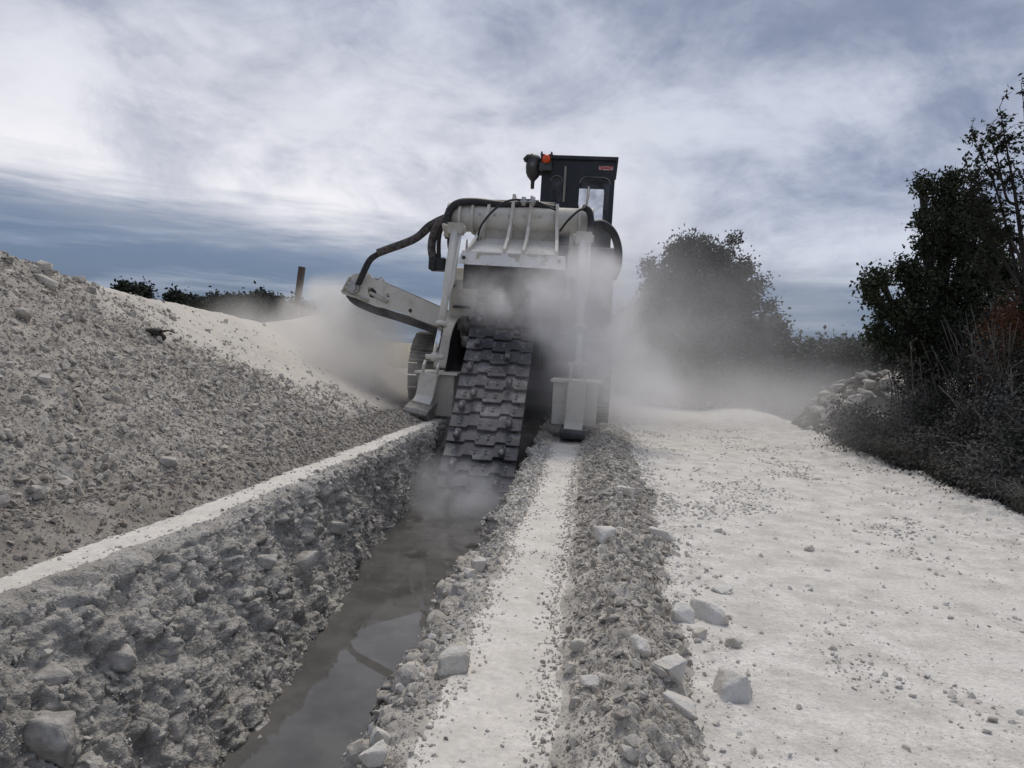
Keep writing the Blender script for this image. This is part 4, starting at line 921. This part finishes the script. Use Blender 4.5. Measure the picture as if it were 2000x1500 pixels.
# far trees
LBR = ['dark far tree at the dusty end of the far row beyond the road', 'second far tree from the dusty end of the row', 'third far tree from the dusty end of the row', 'far tree in the middle of the row beyond the road', 'third far tree from the oak in the far row', 'second far tree from the oak in the far row', 'far tree half hidden by the lowest branches of the oak']
FARR = [(1535, 695, 26), (1570, 694, 26), (1607, 690, 30), (1648, 690, 30), (1690, 690, 30), (1730, 688, 32), (1775, 690, 32)]
for i, (px, py, rp) in enumerate(FARR):
    Y = 75 + 3 * (i % 3); l = plobes([(px, py, Y, rp), (px - rp * .6, py + rp * .4, Y, rp * .7), (px + rp * .6, py + rp * .4, Y, rp * .7), (px, py + rp, Y, rp * .9)]); c = l[0][0]
    tree('far_tree', LBR[i], 'tree', (c[0], c[1], 0), l, .55, m_far, 60 + i, dens=.14, nleaf=9, trunk_r=.3, group='far trees beyond the road', spread=.5, twigs=False)
LBL = ['far tree where the heap crest first uncovers the row', 'second far tree along the row behind the heap', 'third far tree along the row behind the heap', 'fourth far tree along the row behind the heap', 'rounded far tree in the middle of the row behind the heap', 'tallest dark crown of the row behind the heap', 'far tree just short of the leaning post', 'far tree right behind the leaning post', 'last low tree of the row beyond the leaning post']
FARL = [(243, 562, 13), (278, 566, 11), (345, 582, 17), (385, 592, 16), (425, 588, 17), (458, 590, 18), (486, 592, 20), (512, 585, 22), (545, 596, 20), (578, 602, 18), (602, 610, 14)]
for i, (px, py, rp) in enumerate(FARL):
    Y = 118 + 4 * (i % 3); l = plobes([(px, py, Y, rp * .8), (px - rp * .7, py + rp * .5, Y, rp * .7), (px + rp * .7, py + rp * .5, Y, rp * .7), (px, py + rp, Y, rp * .9), (px - rp * .5, py + rp * 1.5, Y, rp * .8), (px + rp * .5, py + rp * 1.5, Y, rp * .8)]); c = l[0][0]
    g_ = None
    lb = ['lone dark treetop peeping over the high part of the heap', 'smaller dark treetop peeping over the heap beside the lone one'][i] if i < 2 else LBL[i - 2]
    tree('far_tree', lb, 'tree', (c[0], c[1], 0), l, .75, m_far, 80 + i, dens=.11, nleaf=9, trunk_r=.35, group='far trees behind the heap', spread=.55, twigs=False)
# brambles along the road
BR = [(1676, 828, 15.4, 44, 'low bramble at the far end of the verge by the rock pile'), (1712, 842, 14.2, 52, 'bramble with arching stems in front of the rock pile'), (1778, 858, 13.2, 60, 'broad bramble between the rock pile and the road edge'), (1842, 880, 12.2, 62, 'dense bramble hanging over the road edge under the oak'), (1906, 905, 11.2, 62, 'dusty bramble over the bend of the road edge'), (1968, 925, 10.2, 66, 'bramble nearest to the camera on the verge'), (1822, 800, 14.6, 60, 'dark bramble covering one end of the rock pile'), (1872, 790, 13.4, 74, 'tall bramble mound below the oak crown'), (1948, 810, 12.0, 80, 'big tangled bramble below the slim tree'), (2010, 850, 10.8, 76, 'bramble cut by the picture edge under the slim tree'), (1860, 700, 15.0, 76, 'shadowy undergrowth bush around the oak trunk'), (1930, 725, 13.6, 78, 'shadowy bush between the oak and the slim tree'), (2000, 745, 12.4, 74, 'shadowy bush at the foot of the slim tree'), (1800, 725, 15.6, 50, 'shadowy bush under the lowest oak branches'), (1940, 665, 14.2, 66, 'shadowy thicket filling the gap under the oak crown'), (1990, 690, 13.2, 66, 'shadowy thicket below the rust brown bush')]
for i, (px, py, Y, rp, lb) in enumerate(BR):
    bush('bramble_bush', lb, px, py, Y, rp, m_bush, 100 + i, leaf=.055, dens=1.35, stems=26, spread=.09, group='brambles along the verge')
bush('rusty_bush', 'rust brown bush between slim tree and brambles', 1985, 630, 12.6, 58, m_rust, 130, leaf=.05, dens=1.2, stems=14)
# arching dry grass
def tuft(label, px, py, n, ln, seed, lean):
    rng = np.random.default_rng(seed); v = []; f = []
    for k in range(n):
        a = rng.uniform(0, 6.28); L_ = ln * rng.uniform(.5, 1.15); d = Vector((math.cos(a) * .6 + lean[0], math.sin(a) * .6 + lean[1], 0)) * L_ * .75; s = Vector((-math.sin(a), math.cos(a), 0)) * .0055; p0 = Vector(rng.normal(size=3)) * .06; p0.z = 0; b0 = len(v)
        for j in range(6):
            t = j / 5; q = p0 + d * t * t * .9 + d * t * .15 + Vector((0, 0, L_ * (1.15 * t - .72 * t * t))); w_ = s * (1.05 - t); v += [q - w_, q + w_]
        f += [(b0 + 2 * j, b0 + 2 * j + 1, b0 + 2 * j + 3, b0 + 2 * j + 2) for j in range(5)]
    o = link_mesh('grass_tuft', np_mesh('grass_tuft', np.array(v), f, m_grass)); o.location = (px, py, ground_z(px, py) - .05); tag(o, label, 'grass tuft', 'dry grass tufts on the verge')
for i, (px, py, n, ln, lb) in enumerate([(5.2, 13.4, 190, 1.1, 'long arching grass tuft at the far end of the verge'), (5.2, 12.3, 220, 1.2, 'largest arching grass tuft spilling over the verge'), (5.25, 11.3, 170, 1.0, 'grass tuft under the middle of the brambles'), (5.3, 10.45, 170, 1.05, 'grass tuft under the dusty bramble at the bend'), (5.35, 9.65, 160, 1.0, 'grass tuft in front of the nearest bramble'), (5.4, 8.95, 170, 1.05, 'grass tuft at the picture edge beside the road')]):
    tuft(lb, px, py, n, ln, 140 + i, (-.3, -.3))
# tall dead weed stalks sticking out of the brambles
for i, (px, y0_, y1_, Y, lb) in enumerate([(1775, 860, 668, 13.4, 'tall dead weed stalk in front of the rock pile'), (1795, 850, 700, 13.8, 'bent dead weed stalk above the rock pile'), (1905, 820, 655, 12.6, 'dead weed stalk below the oak crown'), (1965, 880, 720, 11.2, 'branched dead weed stalk in the nearest brambles')]):
    rng = np.random.default_rng(160 + i); p0, p2 = W(px, y0_, Y), W(px + rng.uniform(-10, 14), y1_, Y); b = MB(p0); pts = arc([p0, p0.lerp(p2, .5) + Vector((.05, 0, 0)), p2], 5); b.tube(pts, .008, 5)
    for k in range(16):
        p = pts[int(rng.integers(4, len(pts)))]; d = Vector((rng.normal(), rng.normal(), .9)).normalized() * rng.uniform(.08, .22); b.tube([p, p + d], .004, 3, cap=False); b.ball(p + d, .014, 5, 3)
    o = b.build('weed_stalk', m_stem); o.location = p0; tag(o, lb, 'weed', 'dead weed stalks in the brambles')

# leaning post, dead branch
p0, p1 = W(577, 622, 26), W(590, 521, 26); p0 = p1 + (p0 - p1) * 2.6; b = MB(p0); R_p = (p1 - p0).to_track_quat('Z', 'Y').to_matrix(); hL = (p1 - p0).length
b.box((-.10, -.10, 0), (.10, .10, hL), R_p, p0); o = b.build('wooden_post', m_wood, None, .012); o.location = p0; tag(o, 'leaning weathered wooden post behind the heap', 'post')
q, nq = hit(280, 645); q2, _ = hit(318, 668); b = MB(q); m_ = q.lerp(q2, .5) + nq * .07; b.tube(arc([q + nq * .02, q.lerp(q2, .3) + nq * .05, m_, q2 + nq * .05], 4), [.012, .02, .03, .035, .045, .05, .05, .055, .05, .055, .05, .045, .03], 7)
for k in range(4): b.tube([m_, m_ + Vector((.1 * (k - 1), -.05, .04)), m_ + Vector((.16 * (k - 1), -.08, .01))], [.02, .012, .006], 5)
o = b.build('dead_branch', m_bark); o.location = q; tag(o, 'dark dead branch half buried in the dusty heap face', 'branch')

# ------------------------------------------------------------------ rocks one can pick out
def rock_mesh(seed, dims, mat, npts=13, rough=.035):
    rng = np.random.default_rng(seed); cn = np.array([(x, y, z) for x in (-1, 1) for y in (-1, 1) for z in (-1, 1)], float)
    cn = cn * rng.uniform(.22, .74, (8, 3)) + rng.normal(size=(8, 3)) * .16
    v, f = hull_mesh(np.concatenate([cn, hull_pts(rng, npts - 4, (.92, .92, .92))]))
    bm = bmesh.new(); vs = [bm.verts.new(q) for q in v]; [bm.faces.new([vs[i] for i in t]) for t in f]
    bmesh.ops.dissolve_limit(bm, angle_limit=.32, verts=bm.verts, edges=bm.edges)
    bmesh.ops.bevel(bm, geom=list(bm.edges), offset=.05, segments=2, affect='EDGES', clamp_overlap=True); bmesh.ops.triangulate(bm, faces=bm.faces)
    bmesh.ops.subdivide_edges(bm, edges=[e for e in bm.edges if e.calc_length() > .25], cuts=1); bmesh.ops.triangulate(bm, faces=bm.faces)
    bmesh.ops.subdivide_edges(bm, edges=[e for e in bm.edges if e.calc_length() > .14], cuts=1); bmesh.ops.triangulate(bm, faces=bm.faces)
    bmesh.ops.subdivide_edges(bm, edges=[e for e in bm.edges if e.calc_length() > .09], cuts=1); bmesh.ops.triangulate(bm, faces=bm.faces)
    p = np.array([q.co[:] for q in bm.verts]); p = p * (1 + rough * (fbm(p * 2.2 + seed, 6, .62)[:, None] * 3.2 + (worley(p * 2.6 + seed)[2][:, None] - .5) * .9))
    p = p / np.abs(p).max(0) * (np.array(dims) / 2)
    for q, c in zip(bm.verts, p): q.co = c
    bmesh.ops.recalc_face_normals(bm, faces=bm.faces)
    me = bpy.data.meshes.new('rock'); bm.to_mesh(me); bm.free(); me.polygons.foreach_set('use_smooth', [True] * len(me.polygons)); me.materials.append(mat); return me
def rock(px, py, wpx, ratio, seed, label, mat=None, rz=0, tilt=(0, 0), sink=.22, name='rock', group=None):
    """px, py: where the middle of its foot stands"""
    q, nq = hit(px, py); d = (np.array(q) - CC) @ CF; w = wpx * d / F; dims = (w, w * ratio[0], w * ratio[1])
    o = link_mesh(name, rock_mesh(seed, dims, mat or m_st_pale)); o.location = q + Vector((0, 0, dims[2] * (.5 - sink))); o.rotation_euler = (math.radians(tilt[0]), math.radians(tilt[1]), math.radians(rz)); tag(o, label, 'rock', group)
RK = [
    (892, 1304, 88, (.8, .75), 1, 'big white boulder perched on the trench lip beside the packed path', 20, (0, -8)),
    (1306, 1326, 72, (.8, .85), 2, 'white rock with a dark side at the foot of the rubble ridge', 30, (0, 5)),
    (1327, 1392, 82, (.7, .6), 33, 'rock with a brown stain leaning on the foot of the ridge', -20, (0, 12)),
    (1426, 1356, 84, (.8, .85), 4, 'large white block lying alone on the road', 10, (0, 6)),
    (1390, 1212, 112, (.42, .42), 5, 'long tilted slab of white stone near the ridge foot', -38, (0, 14)),
    (1334, 1210, 56, (.75, .8), 6, 'rounded pale rock touching the long tilted slab', 15, (0, 0)),
    (1252, 1275, 66, (.6, .6), 7, 'slanting flat stone on the outer slope of the ridge', -60, (0, 22)),
    (1130, 1268, 44, (.8, .8), 8, 'upright brown stained stone where the path meets the ridge', 0, (0, 0)),
    (1222, 965, 44, (.7, .5), 45, 'pale slab on the far crest of the ridge', 20, (0, 12)),
    (1182, 1052, 46, (.8, .8), 10, 'tan block half sunk in the ridge', 40, (0, 0)),
    (1290, 1050, 50, (.6, .5), 44, 'pinkish low stone at the outer foot of the ridge', 0, (0, 0)),
    (1412, 1155, 46, (.7, .3), 12, 'thin flat stone lying on the road beyond the slab', 20, (0, 0)),
    (1432, 1262, 36, (.8, .7), 13, 'small brown clod on the road below the long slab', 0, (0, 0)),
    (1365, 1245, 32, (.9, .8), 14, 'small pale stone just below the long slab', 30, (0, 0)),
    (1150, 1340, 40, (.8, .7), 15, 'pale stone in the middle of the near ridge', 12, (0, 0)),
    (1230, 1480, 54, (.7, .6), 16, 'light flat stone low on the nearest part of the ridge', 40, (0, 10)),
    (1405, 1040, 20, (.8, .7), 17, 'small dark clod on the far part of the road', 0, (0, 0)),
    (1580, 1075, 24, (.8, .7), 18, 'single stone in the middle of the road', 0, (0, 0)),
    (936, 1112, 40, (.8, .8), 19, 'white stone sticking out of the trench lip', 0, (0, 0)),
    (918, 1128, 30, (.8, .9), 20, 'smaller white stone sticking out below the trench lip', 0, (0, 0)),
    (742, 1448, 50, (.8, .9), 21, 'whitish boulder at the nearest end of the trench lip', 0, (0, 0)),
    (728, 1490, 66, (.8, .8), 22, 'broad whitish boulder at the bottom of the trench lip', 30, (0, 0)),
    (336, 1432, 62, (.8, 1.0), 23, 'pale squarish rock low in the trench wall', 10, (0, 0)),
    (90, 555, 50, (.7, .6), 24, 'largest pale boulder near the top of the heap', 10, (0, 20)),
    (86, 530, 42, (.8, .7), 25, 'boulder just above the largest one on the heap', 40, (0, 10)),
    (44, 622, 34, (.8, .9), 26, 'rounded boulder on the upper heap face', 0, (0, 0)),
    (157, 552, 22, (.8, .8), 27, 'small dark boulder just below the heap crest', 0, (0, 0)),
    (178, 572, 26, (.8, .8), 28, 'grey boulder below the crest toward the dusty chute', 0, (0, 0)),
    (318, 890, 36, (.8, .5), 29, 'upper one of two flat pale stones at the heap foot', 0, (0, 12)),
    (328, 906, 44, (.8, .5), 30, 'lower one of two flat pale stones at the heap foot', 30, (0, 12)),
    (120, 945, 48, (.7, .5), 31, 'wide flat stone at the heap foot by the soil strip', -15, (0, 10)),
    (75, 962, 46, (.7, .4), 32, 'thin pale slab low on the heap foot', 10, (0, 8)),
    (100, 1450, 110, (.8, .9), 34, 'big cracked grey boulder low in the near trench wall', 15, (0, 0)),
    (90, 1330, 90, (.8, .8), 35, 'rounded grey boulder bulging from the near trench wall', 40, (0, 0)),
    (235, 1290, 62, (.8, .8), 36, 'pale stone bulging from the middle of the trench wall', 0, (0, 0)),
    (517, 1100, 48, (.7, .6), 37, 'light topped stone on the middle of the trench wall', 20, (0, 0)),
    (595, 1100, 44, (.8, .9), 38, 'angular stone in the far trench wall below the strip', 60, (0, 0)),
    (660, 1035, 40, (.8, .9), 39, 'angular grey block high in the far trench wall', 10, (0, 0)),
]
for px, py, w_, ra, sd, lb, rz, tl in RK:
    dark = px < 700 and py > 1000
    rock(px, py, w_, ra, sd, lb, m_st_grey if dark else (m_st_heap if px < 400 else m_rock), rz, tl, sink=.40 if dark else .27, group='rocks that can be picked out')
# pile of quarried rocks behind the brambles
pc = W(1742, 775, 18.5); pile = tag(empty('rock_pile', (pc.x, pc.y, 0)), 'pile of pale field stones overgrown by the brambles', 'rock pile'); rng = np.random.default_rng(77)
sv = []; 
for i in range(21):
    for j in range(13): x, y = (i / 20 - .5) * 4.4, (j / 12 - .5) * 3; sv.append((x, y, 1.5 * max(0, 1 - (x / 2.2) ** 2) ** .8 * max(0, 1 - (y / 1.5) ** 2) ** .8 + .08 * mnoise.noise((x * 2, y * 2, 3)) - .1))
link_mesh('mound', np_mesh('mound', np.array(sv), [(i * 13 + j, i * 13 + j + 1, (i + 1) * 13 + j + 1, (i + 1) * 13 + j) for i in range(20) for j in range(12)], m_verge, True), pile)
pm = [rock_mesh(200 + k, (1, .8, .55), m_st_heap, 12) for k in range(5)]
for k in range(260):
    x, y = rng.uniform(-2.1, 2.1), rng.uniform(-1.45, .6); z = 1.5 * max(0, 1 - (x / 2.2) ** 2) ** .8 * max(0, 1 - (y / 1.5) ** 2) ** .8; s = .09 + .36 * rng.random() ** 2
    o = link_mesh('stone', pm[k % 5], pile); o.location = (x, y, z + .02); o.scale = (s, s, s); o.rotation_euler = (rng.uniform(-.5, .5), rng.uniform(-.5, .5), rng.uniform(0, 6))

# ------------------------------------------------------------------ dust in the air
def dust(label, c, r, dens, col, seed, scale=1.3, lo=.42, hi=.66, base=.15, falloff=(0.0, 1.05), rot=0.0):
    m = bpy.data.materials.new('dust_%d' % seed); m.use_nodes = True; g = N(m.node_tree); g.n.clear()
    out = g.new('ShaderNodeOutputMaterial'); pv = g.new('ShaderNodeVolumePrincipled'); g.l.new(pv.outputs[0], out.inputs['Volume'])
    pv.inputs['Color'].default_value = (*col, 1); pv.inputs['Anisotropy'].default_value = .15
    tc = g.new('ShaderNodeTexCoord'); P_ = tc.outputs['Object']
    ln = g.vmath('LENGTH', g.vmath('DIVIDE', P_, tuple(r)))
    P2 = g.vmath('ADD', P_, (seed * 3.1, seed * 1.7, seed * 2.3))
    nz = g.noise(P2, scale, 5, .6, .5)
    edge = g.math('SUBTRACT', g.math('SUBTRACT', 1.0, ln), g.math('MULTIPLY', g.math('SUBTRACT', .55, g.noise(P2, scale * .7, 3, .5)), 1.1))
    d = g.math('MULTIPLY', g.smooth(edge, *falloff), g.smooth(nz, lo, hi, base, 1.0))
    d = g.math('MULTIPLY', d, g.smooth(ln, 1.0, .8))
    g.l.new(g.math('MULTIPLY', d, dens), pv.inputs['Density'])
    b = MB(); b.ball((0, 0, 0), 1, 20, 12); me = b.mesh('dust_cloud', m)
    for v in me.vertices: v.co = Vector((v.co.x * r[0], v.co.y * r[1], v.co.z * r[2]))
    o = link_mesh('dust_cloud', me); o.location = c; o.rotation_euler = (0, rot, 0); tag(o, label, kind='stuff'); return o
GREY = (.97, .97, .98); TAN = (.97, .955, .93)
dust('thick grey dust billowing over the upper chain', W(1010, 585, 13.0), (1.45, .8, .95), 3.4, GREY, 1, 1.4, base=.2)
dust('bright dust drifting past the cylinder beside the chain', W(1140, 600, 12.9), (1.5, .9, 1.6), 5.2, GREY, 2, 1.2, base=.25)
dust('dust rolling over the crawler beside the road', W(1175, 735, 13.2), (2.0, 1.3, 1.5), 2.2, GREY, 3, 1.0, base=.3)
dust('dust spreading in front of the round tree', W(1310, 640, 20), (6.0, 4, 4.2), .26, GREY, 4, .45, base=.5)
dust('low dust over the far road', W(1390, 790, 19), (7.5, 8, 1.7), .26, GREY, 5, .4, base=.45)
dust('tan dust pouring from the conveyor tip', W(665, 650, 16.2), (2.2, 1.4, 1.7), 4.0, TAN, 6, 1.1, base=.3)
dust('tan dust rolling down the heap below the conveyor', W(715, 715, 15.4), (2.4, 1.8, 1.5), 3.0, TAN, 7, .9, base=.3)
dust('thin dust sliding down the heap face', W(560, 700, 14.0), (3.0, 2.7, 1.5), 1.2, TAN, 8, .6, base=.4)
dust('bluish dust rising from the trench under the chain', W(875, 985, 11.0), (1.5, 1.4, 1.0), 4.4, (.96, .965, .985), 9, 1.6)
dust('thin dust around the lower chain', W(945, 800, 11.9), (1.0, .8, 1.1), .4, GREY, 10, 1.2)
